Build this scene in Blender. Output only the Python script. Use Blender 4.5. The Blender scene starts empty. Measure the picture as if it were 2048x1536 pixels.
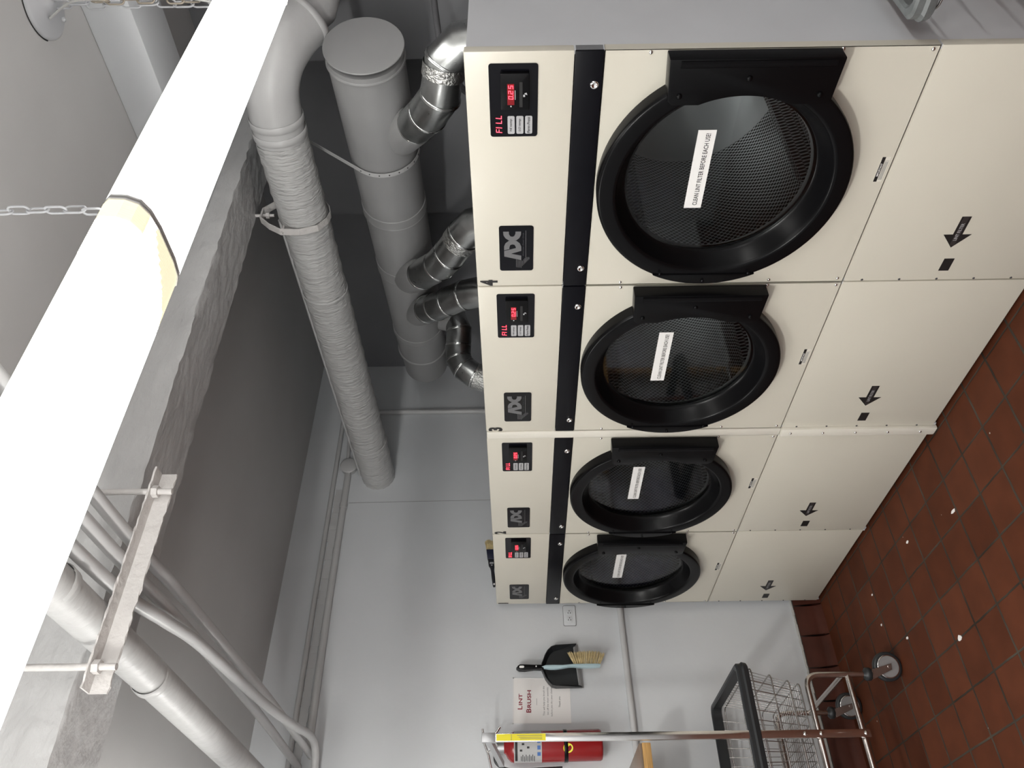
import bpy, bmesh, math, random
from mathutils import Vector, Matrix
random.seed(7)
R, PI = math.radians, math.pi
C = bpy.context.scene.collection
S = bpy.context.scene

# ------------------------------------------------------------------ camera, world, exposure
cam_d = bpy.data.cameras.new('camera'); cam = bpy.data.objects.new('camera', cam_d); C.objects.link(cam)
S.camera = cam
cam_d.sensor_fit = 'HORIZONTAL'; cam_d.sensor_width = 36.0; cam_d.lens = 36.0 * 1559.8 / 2048.0
cam_d.clip_start = 0.02
# the photograph was taken with the phone turned on its side: picture-left is up in the room
cr = Vector((-0.0086926, 0.0108347, -0.9999035)); cd = Vector((-0.7648575, 0.6440553, 0.013628)); cf = Vector((0.6441409, 0.7649022, 0.0026885))
m = Matrix((cr, -cd, -cf)).transposed().to_4x4()
m.translation = Vector((-1.86927, -0.941276, 1.696903))
cam.matrix_world = m

S.view_settings.view_transform = 'Standard'; S.view_settings.look = 'None'
S.view_settings.gamma = 1.0; S.view_settings.use_curve_mapping = False
S.view_settings.exposure = 0.42
LAMP = 4.8             # radiance of the two lit lenses in view
LAMP_FILL = 21.0       # the unseen pair added behind the camera as broad fill
LAMP_SIDE = 150.0      # the short bright one at the left that throws the shadows on the back wall
LAMP_BACKFILL = 18.0  # unseen lamp at the back left, added to brighten the back wall
wd = bpy.data.worlds.new('world'); S.world = wd; wd.use_nodes = True
wd.node_tree.nodes['Background'].inputs[0].default_value = (.8, .85, .9, 1)
wd.node_tree.nodes['Background'].inputs[1].default_value = 0.02

# ------------------------------------------------------------------ materials
def nt(name):
    M = bpy.data.materials.new(name); M.use_nodes = True
    t = M.node_tree; return M, t, t.nodes['Principled BSDF']
def N(t, typ, **kw):
    n = t.nodes.new(typ)
    for k, v in kw.items(): setattr(n, k, v)
    return n
def mat(name, col, rough=.5, metal=0., var=0., vscale=6., bump=0., bscale=40., spec=.5, detail=4., stretch=None, rvar=0.):
    M, t, b = nt(name)
    b.inputs['Base Color'].default_value = (*col, 1); b.inputs['Roughness'].default_value = rough
    b.inputs['Metallic'].default_value = metal; b.inputs['Specular IOR Level'].default_value = spec
    if var or bump or rvar:
        tc = N(t, 'ShaderNodeTexCoord')
        src = tc.outputs['Object']
        if stretch:
            mp = N(t, 'ShaderNodeMapping'); mp.inputs['Scale'].default_value = stretch
            t.links.new(src, mp.inputs[0]); src = mp.outputs[0]
        if var:
            n = N(t, 'ShaderNodeTexNoise'); n.inputs['Scale'].default_value = vscale; n.inputs['Detail'].default_value = 5
            t.links.new(src, n.inputs['Vector'])
            r = N(t, 'ShaderNodeValToRGB')
            r.color_ramp.elements[0].position = .3; r.color_ramp.elements[1].position = .7
            r.color_ramp.elements[0].color = (*[max(0, c * (1 - var)) for c in col], 1)
            r.color_ramp.elements[1].color = (*[min(1, c * (1 + var)) for c in col], 1)
            t.links.new(n.outputs['Fac'], r.inputs[0]); t.links.new(r.outputs[0], b.inputs['Base Color'])
        if rvar:
            n = N(t, 'ShaderNodeTexNoise'); n.inputs['Scale'].default_value = vscale * 2.3
            t.links.new(src, n.inputs['Vector'])
            mr = N(t, 'ShaderNodeMapRange'); mr.inputs[3].default_value = rough - rvar; mr.inputs[4].default_value = rough + rvar
            t.links.new(n.outputs['Fac'], mr.inputs[0]); t.links.new(mr.outputs[0], b.inputs['Roughness'])
        if bump:
            n = N(t, 'ShaderNodeTexNoise'); n.inputs['Scale'].default_value = bscale; n.inputs['Detail'].default_value = detail
            t.links.new(src, n.inputs['Vector'])
            bp = N(t, 'ShaderNodeBump'); bp.inputs['Strength'].default_value = bump; bp.inputs['Distance'].default_value = .01
            t.links.new(n.outputs['Fac'], bp.inputs['Height']); t.links.new(bp.outputs[0], b.inputs['Normal'])
    return M
def emis(name, col, s):
    M, t, b = nt(name)
    b.inputs['Base Color'].default_value = (*col, 1)
    b.inputs['Emission Color'].default_value = (*col, 1); b.inputs['Emission Strength'].default_value = s
    return M

GREY = (.63, .648, .665)
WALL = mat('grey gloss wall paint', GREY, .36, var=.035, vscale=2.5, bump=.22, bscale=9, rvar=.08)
WALLD = mat('grey wall paint darkened for shade', (.22, .223, .235), .45, var=.06, vscale=2.5, bump=.2, bscale=9)  # the deep shade behind the machines is put into this darker colour
TOPM = mat('machine top darkened against bounce', (.05, .05, .05), .7, var=.3, vscale=8)  # unseen tops and backs kept dark so they bounce less light upwards
CEIL = mat('grey ceiling paint', (.52, .515, .51), .5, var=.04, vscale=2, bump=.15, bscale=7)
BEAMP = mat('lumpy painted steel fireproofing', (.53, .53, .53), .38, var=.07, vscale=7, bump=1.0, bscale=26, stretch=(.6, 1, 1), detail=7)
PIPEP = mat('grey painted pipe', (.52, .52, .52), .36, var=.03, vscale=8, bump=.12, bscale=30)
LAGP = mat('grey painted lagging cloth', (.53, .53, .525), .40, var=.03, vscale=6, bump=1.3, bscale=13, stretch=(1, 6, 1), detail=6)
LAG2 = mat('grey painted smooth lagging', (.50, .50, .495), .42, var=.03, vscale=6, bump=.35, bscale=16, stretch=(1, 5, 1))
DUCTP = mat('grey painted sheet metal', (.31, .31, .31), .42, var=.04, vscale=5, bump=.10, bscale=14)
CREAM = mat('almond enamel', (.63, .60, .515), .33, var=.012, vscale=3)
CREAM2 = mat('almond enamel edge', (.74, .71, .63), .3)
SIDEP = mat('grey enamel cabinet side', (.60, .61, .63), .4, var=.03, vscale=6)
BLACK = mat('black plastic', (.0035, .0035, .004), .27, spec=.14)
BLACKM = mat('black enamel strip', (.003, .003, .005), .32, spec=.14)
BLACKG = mat('glossy black membrane', (.004, .004, .006), .15, spec=.22)
DARKIN = mat('dark interior sheet', (.05, .05, .055), .5, metal=.3)
CHROME = mat('chrome', (.78, .77, .76), .13, metal=1., rvar=.05, vscale=9)
WIREM = mat('chromed wire', (.44, .42, .41), .26, metal=1.)
TUBEM = mat('worn chrome tube', (.60, .56, .53), .2, metal=1., rvar=.08, vscale=14, var=.08)
GALV = mat('galvanised duct', (.42, .43, .425), .30, metal=1., var=.10, vscale=24, rvar=.06)
GALVD = mat('galvanised duct rim', (.66, .67, .66), .2, metal=1.)
TAPE = mat('crumpled foil tape', (.62, .62, .60), .30, metal=1., bump=.8, bscale=90)
RUBBER = mat('black rubber', (.018, .020, .022), .42)
RUBG = mat('worn grey rubber bumper', (.13, .14, .14), .38, var=.3, vscale=20)
WHEELW = mat('grey wheel hub', (.30, .295, .295), .35, metal=.3)
WHITEP = mat('white paper', (.80, .78, .76), .55)
LABELW = mat('white label tape', (.86, .85, .83), .45)
LAM = mat('clear laminate edge', (.72, .72, .72), .12)
INK = mat('black ink', (.012, .011, .011), .5)
INKG = mat('grey ink', (.20, .20, .20), .5)
INKR = mat('dark red ink', (.26, .015, .035), .5)
LOGO = mat('silver print', (.15, .15, .155), .4, metal=.2)
BTN = mat('grey keypad button', (.42, .42, .43), .45)
LED = emis('red segments lit', (1, .03, .05), 6.0)
LEDW = mat('red display window', (.22, .004, .008), .2)
HOUS = mat('white lamp housing', (.75, .75, .74), .4)
CHAINM = mat('painted chain', (.50, .51, .53), .4)
CHAINZ = mat('brassy chain', (.42, .37, .30), .35, metal=.4)
CORDW = mat('white cord', (.55, .55, .53), .5)
RED = mat('red extinguisher enamel', (.26, .012, .014), .24)
EXTL = mat('silver instruction label', (.42, .42, .42), .45)
YEL = mat('yellow label', (.80, .70, .03), .45)
BLUE = mat('blue print', (.06, .15, .40), .5)
AQUA = mat('pale aqua plastic', (.42, .56, .60), .35)
BRIST = mat('tan bristle', (.62, .50, .27), .6, var=.25, vscale=60)
PANM = mat('black dustpan plastic', (.016, .018, .020), .35)
PANE = mat('grey dustpan lip', (.28, .28, .28), .35)
WOODE = mat('pale wood edge', (.56, .33, .12), .45, var=.25, vscale=9, stretch=(1, 12, 30))
WOODT = mat('brown laminate top', (.24, .18, .135), .4, var=.1, vscale=6)
ALU = mat('brushed aluminium', (.46, .46, .47), .35, metal=.9)
ANGLEP = mat('pale painted angle iron', (.62, .60, .585), .42, var=.05, vscale=15, bump=.5, bscale=40)
HOLE = mat('dark hole', (.01, .01, .01), .7)
NAVY = mat('dark blue ferrule', (.015, .017, .04), .35)
COVE = None

def lens_mat(name, LAMP):
    M, t, b = nt(name)
    b.inputs['Base Color'].default_value = (.9, .9, .88, 1); b.inputs['Roughness'].default_value = .3
    b.inputs['Emission Color'].default_value = (1, .985, .95, 1); b.inputs['Emission Strength'].default_value = LAMP
    return M
LENS = lens_mat('lit prismatic lens', LAMP); LENSR = lens_mat('lit lens of the fill fixtures', LAMP_FILL); LENSS = lens_mat('lit lens of the side fixture', LAMP_SIDE); LENSB = lens_mat('lit lens of the back wall fill', LAMP_BACKFILL)
LENSE = emis('cream lens end', (.93, .86, .62), .62)

def tile_mat():
    M, t, b = nt('red quarry tile floor')
    g = N(t, 'ShaderNodeNewGeometry'); sp = N(t, 'ShaderNodeSeparateXYZ'); t.links.new(g.outputs['Position'], sp.inputs[0])
    # lines wobble a little
    nz = N(t, 'ShaderNodeTexNoise'); nz.inputs['Scale'].default_value = 14; t.links.new(g.outputs['Position'], nz.inputs['Vector'])
    def mth(op, a, b_=None, c=None):
        n = N(t, 'ShaderNodeMath', operation=op)
        for i, v in enumerate((a, b_, c)):
            if v is None: continue
            if isinstance(v, (int, float)): n.inputs[i].default_value = v
            else: t.links.new(v, n.inputs[i])
        return n.outputs[0]
    wob = mth('MULTIPLY', mth('SUBTRACT', nz.outputs['Fac'], .5), .006)
    P = .1735
    u = mth('DIVIDE', mth('ADD', mth('ADD', sp.outputs[0], .1815), wob), P)
    v = mth('DIVIDE', mth('ADD', mth('SUBTRACT', sp.outputs[1], 1.168), wob), P)
    def edge(q):
        f = mth('FRACT', mth('ADD', q, 50.0)); return mth('MINIMUM', f, mth('SUBTRACT', 1.0, f))
    eu, ev = edge(u), edge(v)
    d = mth('MINIMUM', mth('MULTIPLY', eu, 1.35), ev)
    gr = N(t, 'ShaderNodeMapRange'); gr.interpolation_type = 'SMOOTHSTEP'
    gr.inputs[1].default_value = .022; gr.inputs[2].default_value = .034; t.links.new(d, gr.inputs[0])
    cell = N(t, 'ShaderNodeCombineXYZ')
    t.links.new(mth('FLOOR', u), cell.inputs[0]); t.links.new(mth('FLOOR', v), cell.inputs[1])
    wn = N(t, 'ShaderNodeTexWhiteNoise'); t.links.new(cell.outputs[0], wn.inputs['Vector'])
    rp = N(t, 'ShaderNodeValToRGB')
    rp.color_ramp.elements[0].color = (.074, .0205, .0085, 1); rp.color_ramp.elements[1].color = (.100, .030, .0135, 1)
    t.links.new(wn.outputs['Value'], rp.inputs[0])
    n2 = N(t, 'ShaderNodeTexNoise'); n2.inputs['Scale'].default_value = 9; n2.inputs['Detail'].default_value = 7
    t.links.new(g.outputs['Position'], n2.inputs['Vector'])
    mx = N(t, 'ShaderNodeMixRGB', blend_type='MULTIPLY'); mx.inputs[0].default_value = .55
    r2 = N(t, 'ShaderNodeValToRGB'); r2.color_ramp.elements[0].position = .3; r2.color_ramp.elements[1].position = .7
    r2.color_ramp.elements[0].color = (.66, .66, .66, 1); r2.color_ramp.elements[1].color = (1.15, 1.15, 1.15, 1)
    t.links.new(n2.outputs['Fac'], r2.inputs[0]); t.links.new(rp.outputs[0], mx.inputs[1]); t.links.new(r2.outputs[0], mx.inputs[2])
    # grout colour, partly filled with paint and dirt
    n3 = N(t, 'ShaderNodeTexNoise'); n3.inputs['Scale'].default_value = 5; n3.inputs['Detail'].default_value = 6
    t.links.new(g.outputs['Position'], n3.inputs['Vector'])
    gcol = N(t, 'ShaderNodeValToRGB'); gcol.color_ramp.elements[0].position = .35; gcol.color_ramp.elements[1].position = .7
    gcol.color_ramp.elements[0].color = (.024, .019, .014, 1); gcol.color_ramp.elements[1].color = (.062, .052, .040, 1)
    t.links.new(n3.outputs['Fac'], gcol.inputs[0])
    mg = N(t, 'ShaderNodeMixRGB'); t.links.new(gr.outputs[0], mg.inputs[0]); t.links.new(gcol.outputs[0], mg.inputs[1]); t.links.new(mx.outputs[0], mg.inputs[2])
    # tiny white paint specks
    vo = N(t, 'ShaderNodeTexVoronoi'); vo.inputs['Scale'].default_value = 7; t.links.new(g.outputs['Position'], vo.inputs['Vector'])
    sk = mth('LESS_THAN', vo.outputs['Distance'], .022)
    ms = N(t, 'ShaderNodeMixRGB'); t.links.new(sk, ms.inputs[0]); t.links.new(mg.outputs[0], ms.inputs[1]); ms.inputs[2].default_value = (.6, .57, .52, 1)
    t.links.new(ms.outputs[0], b.inputs['Base Color'])
    b.inputs['Roughness'].default_value = .62; b.inputs['Specular IOR Level'].default_value = .14
    bp = N(t, 'ShaderNodeBump'); bp.inputs['Strength'].default_value = .5; bp.inputs['Distance'].default_value = .004
    hs = mth('ADD', gr.outputs[0], mth('MULTIPLY', n2.outputs['Fac'], .25)); t.links.new(hs, bp.inputs['Height']); t.links.new(bp.outputs[0], b.inputs['Normal'])
    return M
TILE = tile_mat()
COVE = mat('red cove base tile', (.070, .021, .013), .55, var=.2, vscale=8, spec=.18)
GROUT = mat('dark grout', (.05, .045, .04), .8)

def perf_mat(smooth):
    M, t, b = nt('perforated drum steel' if not smooth else 'plain drum steel')
    b.inputs['Metallic'].default_value = .85; b.inputs['Roughness'].default_value = .42
    b.inputs['Base Color'].default_value = (.42, .43, .44, 1)
    if not smooth:
        uv = N(t, 'ShaderNodeUVMap'); mp = N(t, 'ShaderNodeMapping'); mp.inputs['Scale'].default_value = (1 / .0190, 1 / .0165, 1)
        t.links.new(uv.outputs[0], mp.inputs[0])
        ds = []
        for off in (0.0, 0.5):
            ad = N(t, 'ShaderNodeVectorMath', operation='ADD'); ad.inputs[1].default_value = (off, off, 0); t.links.new(mp.outputs[0], ad.inputs[0])
            fr = N(t, 'ShaderNodeVectorMath', operation='FRACTION'); t.links.new(ad.outputs[0], fr.inputs[0])
            sb = N(t, 'ShaderNodeVectorMath', operation='SUBTRACT'); sb.inputs[1].default_value = (.5, .5, 0); t.links.new(fr.outputs[0], sb.inputs[0])
            ln = N(t, 'ShaderNodeVectorMath', operation='LENGTH'); t.links.new(sb.outputs[0], ln.inputs[0]); ds.append(ln.outputs['Value'])
        mn = N(t, 'ShaderNodeMath', operation='MINIMUM'); t.links.new(ds[0], mn.inputs[0]); t.links.new(ds[1], mn.inputs[1])
        lt = N(t, 'ShaderNodeMapRange'); lt.inputs[1].default_value = .25; lt.inputs[2].default_value = .33; t.links.new(mn.outputs[0], lt.inputs[0])
        mx = N(t, 'ShaderNodeMixRGB'); t.links.new(lt.outputs[0], mx.inputs[0]); mx.inputs[1].default_value = (.004, .004, .004, 1); mx.inputs[2].default_value = (.48, .49, .50, 1)
        t.links.new(mx.outputs[0], b.inputs['Base Color'])
    return M
PERF, DRUM = perf_mat(False), perf_mat(True)

def glass_mat():
    M = bpy.data.materials.new('tinted door glass'); M.use_nodes = True
    t = M.node_tree; t.nodes.clear()
    o = N(t, 'ShaderNodeOutputMaterial'); mx = N(t, 'ShaderNodeMixShader'); tr = N(t, 'ShaderNodeBsdfTransparent'); gl = N(t, 'ShaderNodeBsdfGlossy')
    tr.inputs[0].default_value = (.86, .88, .87, 1); gl.inputs['Roughness'].default_value = .02
    f = N(t, 'ShaderNodeFresnel'); f.inputs[0].default_value = 1.5
    t.links.new(f.outputs[0], mx.inputs[0]); t.links.new(tr.outputs[0], mx.inputs[1]); t.links.new(gl.outputs[0], mx.inputs[2]); t.links.new(mx.outputs[0], o.inputs[0])
    return M
GLASS = glass_mat()

# ------------------------------------------------------------------ mesh helpers
class MB:
    def __init__(s): s.v = []; s.f = []; s.sm = []; s.uv = {}
    def add(s, vs, fs, smooth=False):
        o = len(s.v); s.v += [tuple(p) for p in vs]
        for f in fs: s.f.append([i + o for i in f]); s.sm.append(smooth)
        return s
    def box(s, x0, x1, y0, y1, z0, z1):
        x0, x1 = sorted((x0, x1)); y0, y1 = sorted((y0, y1)); z0, z1 = sorted((z0, z1))
        vs = [(x, y, z) for z in (z0, z1) for y in (y0, y1) for x in (x0, x1)]
        return s.add(vs, [(0, 2, 3, 1), (4, 5, 7, 6), (0, 1, 5, 4), (2, 6, 7, 3), (0, 4, 6, 2), (1, 3, 7, 5)])
    def obox(s, o, a, b, c):      # corner + three edge vectors
        o, a, b, c = map(Vector, (o, a, b, c))
        vs = [o + a * i + b * j + c * k for k in (0, 1) for j in (0, 1) for i in (0, 1)]
        return s.add(vs, [(0, 2, 3, 1), (4, 5, 7, 6), (0, 1, 5, 4), (2, 6, 7, 3), (0, 4, 6, 2), (1, 3, 7, 5)])
    def tube(s, pts, r, n=12, cap=True, closed=False, smooth=True, flat=None):
        P = [Vector(p) for p in pts]; k = len(P)
        rs = r if isinstance(r, (list, tuple)) else [r] * k
        def tan(i):
            if closed: return (P[(i + 1) % k] - P[i - 1]).normalized()
            if i == 0: return (P[1] - P[0]).normalized()
            if i == k - 1: return (P[-1] - P[-2]).normalized()
            return ((P[i + 1] - P[i]).normalized() + (P[i] - P[i - 1]).normalized()).normalized()
        t0 = tan(0); up = Vector((0, 0, 1)) if abs(t0.z) < .9 else Vector((1, 0, 0))
        x = t0.cross(up).normalized(); vs = []
        pt = t0
        for i in range(k):
            t = tan(i)
            q = pt.rotation_difference(t); x = q @ x; x = (x - t * x.dot(t)).normalized(); y = t.cross(x); pt = t
            sc = 1.0
            if not closed and 0 < i < k - 1:
                c = t.dot((P[i] - P[i - 1]).normalized()); sc = 1.0
            for j in range(n):
                a = 2 * PI * j / n
                ca, sa = math.cos(a), math.sin(a)
                if flat: ca, sa = ca * flat[0], sa * flat[1]
                vs.append(P[i] + (x * ca + y * sa) * rs[i] * sc)
        fs = []
        for i in range(k if closed else k - 1):
            for j in range(n):
                a, b = i * n + j, i * n + (j + 1) % n
                i2 = (i + 1) % k
                fs.append((a, b, i2 * n + (j + 1) % n, i2 * n + j))
        s.add(vs, fs, smooth)
        if cap and not closed:
            o = len(s.v) - len(vs)
            for e, pc in ((0, P[0]), (k - 1, P[-1])):      # flat ends as fans on their own vertices
                q = len(s.v); s.v += [tuple(v) for v in vs[e * n:e * n + n]] + [tuple(pc)]
                for j in range(n): s.f.append([q + j, q + (j + 1) % n, q + n]); s.sm.append(False)
        return s
    def lathe(s, prof, c, axis='x', n=64, smooth=True, a0=0, a1=2 * PI):
        # prof: (h along axis, r); c centre
        full = abs(a1 - a0 - 2 * PI) < 1e-6; m_ = n if full else n + 1; vs = []
        for h, r in prof:
            for j in range(m_):
                a = a0 + (a1 - a0) * j / n; u, w = r * math.cos(a), r * math.sin(a)
                d = {'x': (h, u, w), 'y': (u, h, w), 'z': (u, w, h)}[axis]
                vs.append((c[0] + d[0], c[1] + d[1], c[2] + d[2]))
        fs = []
        for i in range(len(prof) - 1):
            for j in range(n):
                j2 = (j + 1) % m_
                fs.append((i * m_ + j, i * m_ + j2, (i + 1) * m_ + j2, (i + 1) * m_ + j))
        return s.add(vs, fs, smooth)
    def disc(s, c, r, axis='x', n=48, r2=None):
        vs = []
        for j in range(n):
            a = 2 * PI * j / n; u, w = r * math.cos(a), (r2 or r) * math.sin(a)
            d = {'x': (0, u, w), 'y': (u, 0, w), 'z': (u, w, 0)}[axis]; vs.append((c[0] + d[0], c[1] + d[1], c[2] + d[2]))
        return s.add(vs, [list(range(n))])
    def prism(s, F, poly, n0, n1):          # polygon (u, v) in frame F, from depth n0 to n1
        k = len(poly); vs = [F(u, v, n0) for u, v in poly] + [F(u, v, n1) for u, v in poly]
        fs = [list(range(k))[::-1], [k + i for i in range(k)]] + [(i, (i + 1) % k, k + (i + 1) % k, k + i) for i in range(k)]
        return s.add(vs, fs)
    def build(s, name, M, parent=None, bevel=0, seg=2, uv=None, angle=40):
        me = bpy.data.meshes.new(name)
        root = parent
        off = Vector((0, 0, 0))
        if parent is not None:
            while root.parent: root = root.parent
            off = Vector(root['_o']) if '_o' in root else root.location.copy()
        elif s.v:
            xs, ys, zs = zip(*s.v)
            off = Vector(((min(xs) + max(xs)) / 2, (min(ys) + max(ys)) / 2, min(zs)))
        me.from_pydata([Vector(p) - off for p in s.v], [], s.f); me.update()
        for p, q in zip(me.polygons, s.sm): p.use_smooth = q
        bm = bmesh.new(); bm.from_mesh(me)
        if bevel:
            es = [e for e in bm.edges if len(e.link_faces) == 2 and e.calc_face_angle(0) > R(35)]
            bmesh.ops.bevel(bm, geom=es, offset=bevel, segments=seg, profile=.6, affect='EDGES', clamp_overlap=True)
        bmesh.ops.recalc_face_normals(bm, faces=bm.faces)
        if uv:
            L = bm.loops.layers.uv.new('UVMap')
            for f in bm.faces:
                cs = [uv(l.vert.co + off) for l in f.loops]
                um = max(c[0] for c in cs)
                for l, c in zip(f.loops, cs):
                    u = c[0]
                    if um - u > c[2] / 2: u += c[2]
                    l[L].uv = (u, c[1])
        bm.to_mesh(me); bm.free()
        if bevel:
            for p in me.polygons: p.use_smooth = True
            try: me.set_sharp_from_angle(angle=R(angle))
            except Exception: pass
        me.materials.append(M)
        o = bpy.data.objects.new(name, me); C.objects.link(o)
        if parent is not None: o.parent = parent
        else: o.location = off
        return o
def frame(o, right, up):
    o, right, up = Vector(o), Vector(right), Vector(up); n = right.cross(up)
    return lambda u, v, d=0.0: o + right * u + up * v + n * d
def tag(o, label, cat, group=None, kind=None):
    if label: o['label'] = label
    if cat: o['category'] = cat
    if group: o['group'] = group
    if kind: o['kind'] = kind
    return o
def thing(name, loc, label, cat, group=None):
    o = bpy.data.objects.new(name, None); C.objects.link(o); o.location = loc; o.empty_display_size = .1
    return tag(o, label, cat, group)
def struct(name, mb, M, parent=None, **kw):
    o = mb.build(name, M, parent, **kw)
    if parent is None: o['kind'] = 'structure'
    return o
def text(mb, txt, F, u0, u1, v0, v1, bold=0.0, d0=0.0006, d1=None, shear=0.0, keep=False):
    """flat lettering filling the box u0..u1, v0..v1 of frame F"""
    cu = bpy.data.curves.new('t', 'FONT'); cu.body = txt; cu.size = 1; cu.offset = bold; cu.shear = shear; cu.resolution_u = 3
    ob = bpy.data.objects.new('t', cu); me = bpy.data.meshes.new_from_object(ob)
    vs = [v.co.copy() for v in me.vertices]
    if vs:
        x0, x1 = min(v.x for v in vs), max(v.x for v in vs); y0, y1 = min(v.y for v in vs), max(v.y for v in vs)
        sx = (u1 - u0) / max(1e-6, x1 - x0); sy = (v1 - v0) / max(1e-6, y1 - y0)
        mb.add([F(u0 + (v.x - x0) * sx, v0 + (v.y - y0) * sy, d0) for v in vs], [list(p.vertices) for p in me.polygons])
    bpy.data.objects.remove(ob); bpy.data.curves.remove(cu); bpy.data.meshes.remove(me)
SEG = {'0': 'abcdef', '2': 'abged', '5': 'afgcd', 'F': 'aefg', 'I': 'ef', 'L': 'def'}
def sevenseg(mb, s, F, u, v, w, h, gap, d, slant=.1, th=None):
    th = th or h * .14
    for ch in s:
        if ch == '.':
            mb.prism(F, [(u - gap * .6, v), (u - gap * .6 + th, v), (u - gap * .6 + th, v + th), (u - gap * .6, v + th)], d, d + .0004); continue
        X = {'a': (0, h - th, w, h), 'g': (0, h / 2 - th / 2, w, h / 2 + th / 2), 'd': (0, 0, w, th),
             'f': (0, h / 2, th, h), 'b': (w - th, h / 2, w, h), 'e': (0, 0, th, h / 2), 'c': (w - th, 0, w, h / 2)}
        for g in SEG[ch]:
            a, b, c, e = X[g]; i = th * .12
            mb.prism(F, [(u + x_ + slant * y_, v + y_) for x_, y_ in ((a + i, b + i), (c - i, b + i), (c - i, e - i), (a + i, e - i))], d, d + .0004)
        u += w + gap
def bez(a, b, c, n=8):
    a, b, c = map(Vector, (a, b, c)); return [a * (1 - t) ** 2 + b * 2 * t * (1 - t) + c * t * t for t in [i / n for i in range(n + 1)]]
def rounded(pts, r, n=6):
    P = [Vector(p) for p in pts]; out = [P[0]]
    for i in range(1, len(P) - 1):
        d0 = (P[i - 1] - P[i]); d1 = (P[i + 1] - P[i]); q = min(r, d0.length * .49, d1.length * .49)
        out += bez(P[i] + d0.normalized() * q, P[i], P[i] + d1.normalized() * q, n)
    return out + [P[-1]]
def rrect(u0, u1, v0, v1, r, n=4):
    p = []
    for cx, cy, a in ((u1 - r, v1 - r, 0), (u0 + r, v1 - r, 90), (u0 + r, v0 + r, 180), (u1 - r, v0 + r, 270)):
        for i in range(n + 1): p.append((cx + r * math.cos(R(a + 90 * i / n)), cy + r * math.sin(R(a + 90 * i / n))))
    return p

# ------------------------------------------------------------------ the room
ZC, YB = 3.06, 3.25
struct('floor', MB().box(-3.5, 2.0, -3.5, YB + .1, -.08, 0), TILE)
struct('ceiling', MB().box(-3.5, 2.0, -3.5, YB + .1, ZC, ZC + .1), CEIL)
struct('wall_back', MB().box(-3.5, 2.0, YB, YB + .1, 0, ZC), WALL)
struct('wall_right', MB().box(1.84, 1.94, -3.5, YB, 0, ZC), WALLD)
struct('wall_left', MB().box(-3.5, -3.4, -3.5, YB, 0, ZC), WALL)
struct('wall_front', MB().box(-3.4, 1.84, -3.5, -3.4, 0, ZC), WALL)
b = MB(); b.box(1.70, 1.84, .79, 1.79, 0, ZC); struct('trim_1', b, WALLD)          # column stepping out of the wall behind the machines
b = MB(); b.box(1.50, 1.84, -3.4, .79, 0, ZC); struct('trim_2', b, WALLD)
# big cross girder above the machines, slightly out of square
FX = frame((0, 0, 0), (1, 0, 0), (0, 1, 0))
def girder():
    mb = MB(); nx = 150
    sec = [(0, ZC), (0, 2.90), (0, 2.826), (.003, 2.8205), (.05, 2.82), (.1, 2.822), (.15, 2.818), (.19, 2.821), (.237, 2.8205), (.24, 2.826), (.24, ZC)]
    vs = []
    for i in range(nx + 1):
        x = -3.4 + 5.24 * i / nx; y0 = 1.0 - .0435 * (x); 
        for j, (dy, z) in enumerate(sec):
            w = 1 if 0 < j < len(sec) - 1 else 0
            jy, jz = ((random.uniform(-.004, .004), random.uniform(-.0035, .0035)) if j in (2, 3, 8, 9) else (0, random.uniform(-.002, .002))) if w else (0, 0)
            vs.append((x, y0 + dy * (1 - .005 * x) + jy, z + jz))
    k = len(sec)
    mb.add(vs, [(i * k + j, i * k + j + 1, (i + 1) * k + j + 1, (i + 1) * k + j) for i in range(nx) for j in range(k - 1)], True)
    return mb
gd = struct('trim_3', girder(), BEAMP); gd.data.set_sharp_from_angle(angle=R(38))
b = MB(); b.box(.66, .90, -3.4, 1.0, 2.905, ZC); struct('trim_4', b, WALL, bevel=.006)
# cove base tiles along the back wall
def cove():
    mb = MB(); x = 1.49 - 24 * .1742 + 2
    x = -3.4
    sec = [(YB, .150), (YB - .012, .150), (YB - .022, .142), (YB - .024, .05), (YB - .028, .025), (YB - .045, .008), (YB - .055, .0)]
    xs = [-.0165 - .1738 * k for k in range(0, 20)][::-1] + [.157]
    for a, c in zip(xs, xs[1:]):
        a += .003; c -= .003
        vs = [(q, y, z) for q in (a, c) for y, z in sec]; k = len(sec)
        mb.add(vs, [(j, j + 1, k + j + 1, k + j) for j in range(k - 1)], True)
        mb.add(vs, [list(range(k)), [k + j for j in range(k)][::-1]])
    return mb
bb = struct('baseboard_back', cove(), COVE)
MB().box(-3.4, .2, YB - .018, YB, 0, .149).build('grout', GROUT, bb)
b = MB()
for i in range(120):
    x = .02 - i * .0285; b.box(x - .030, x, YB - .0125 - random.random() * .008, YB, .1495, .153 + random.random() * .004)
b.build('painted_edge', mat('ragged paint line', (.58, .57, .54), .5), bb)

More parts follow.
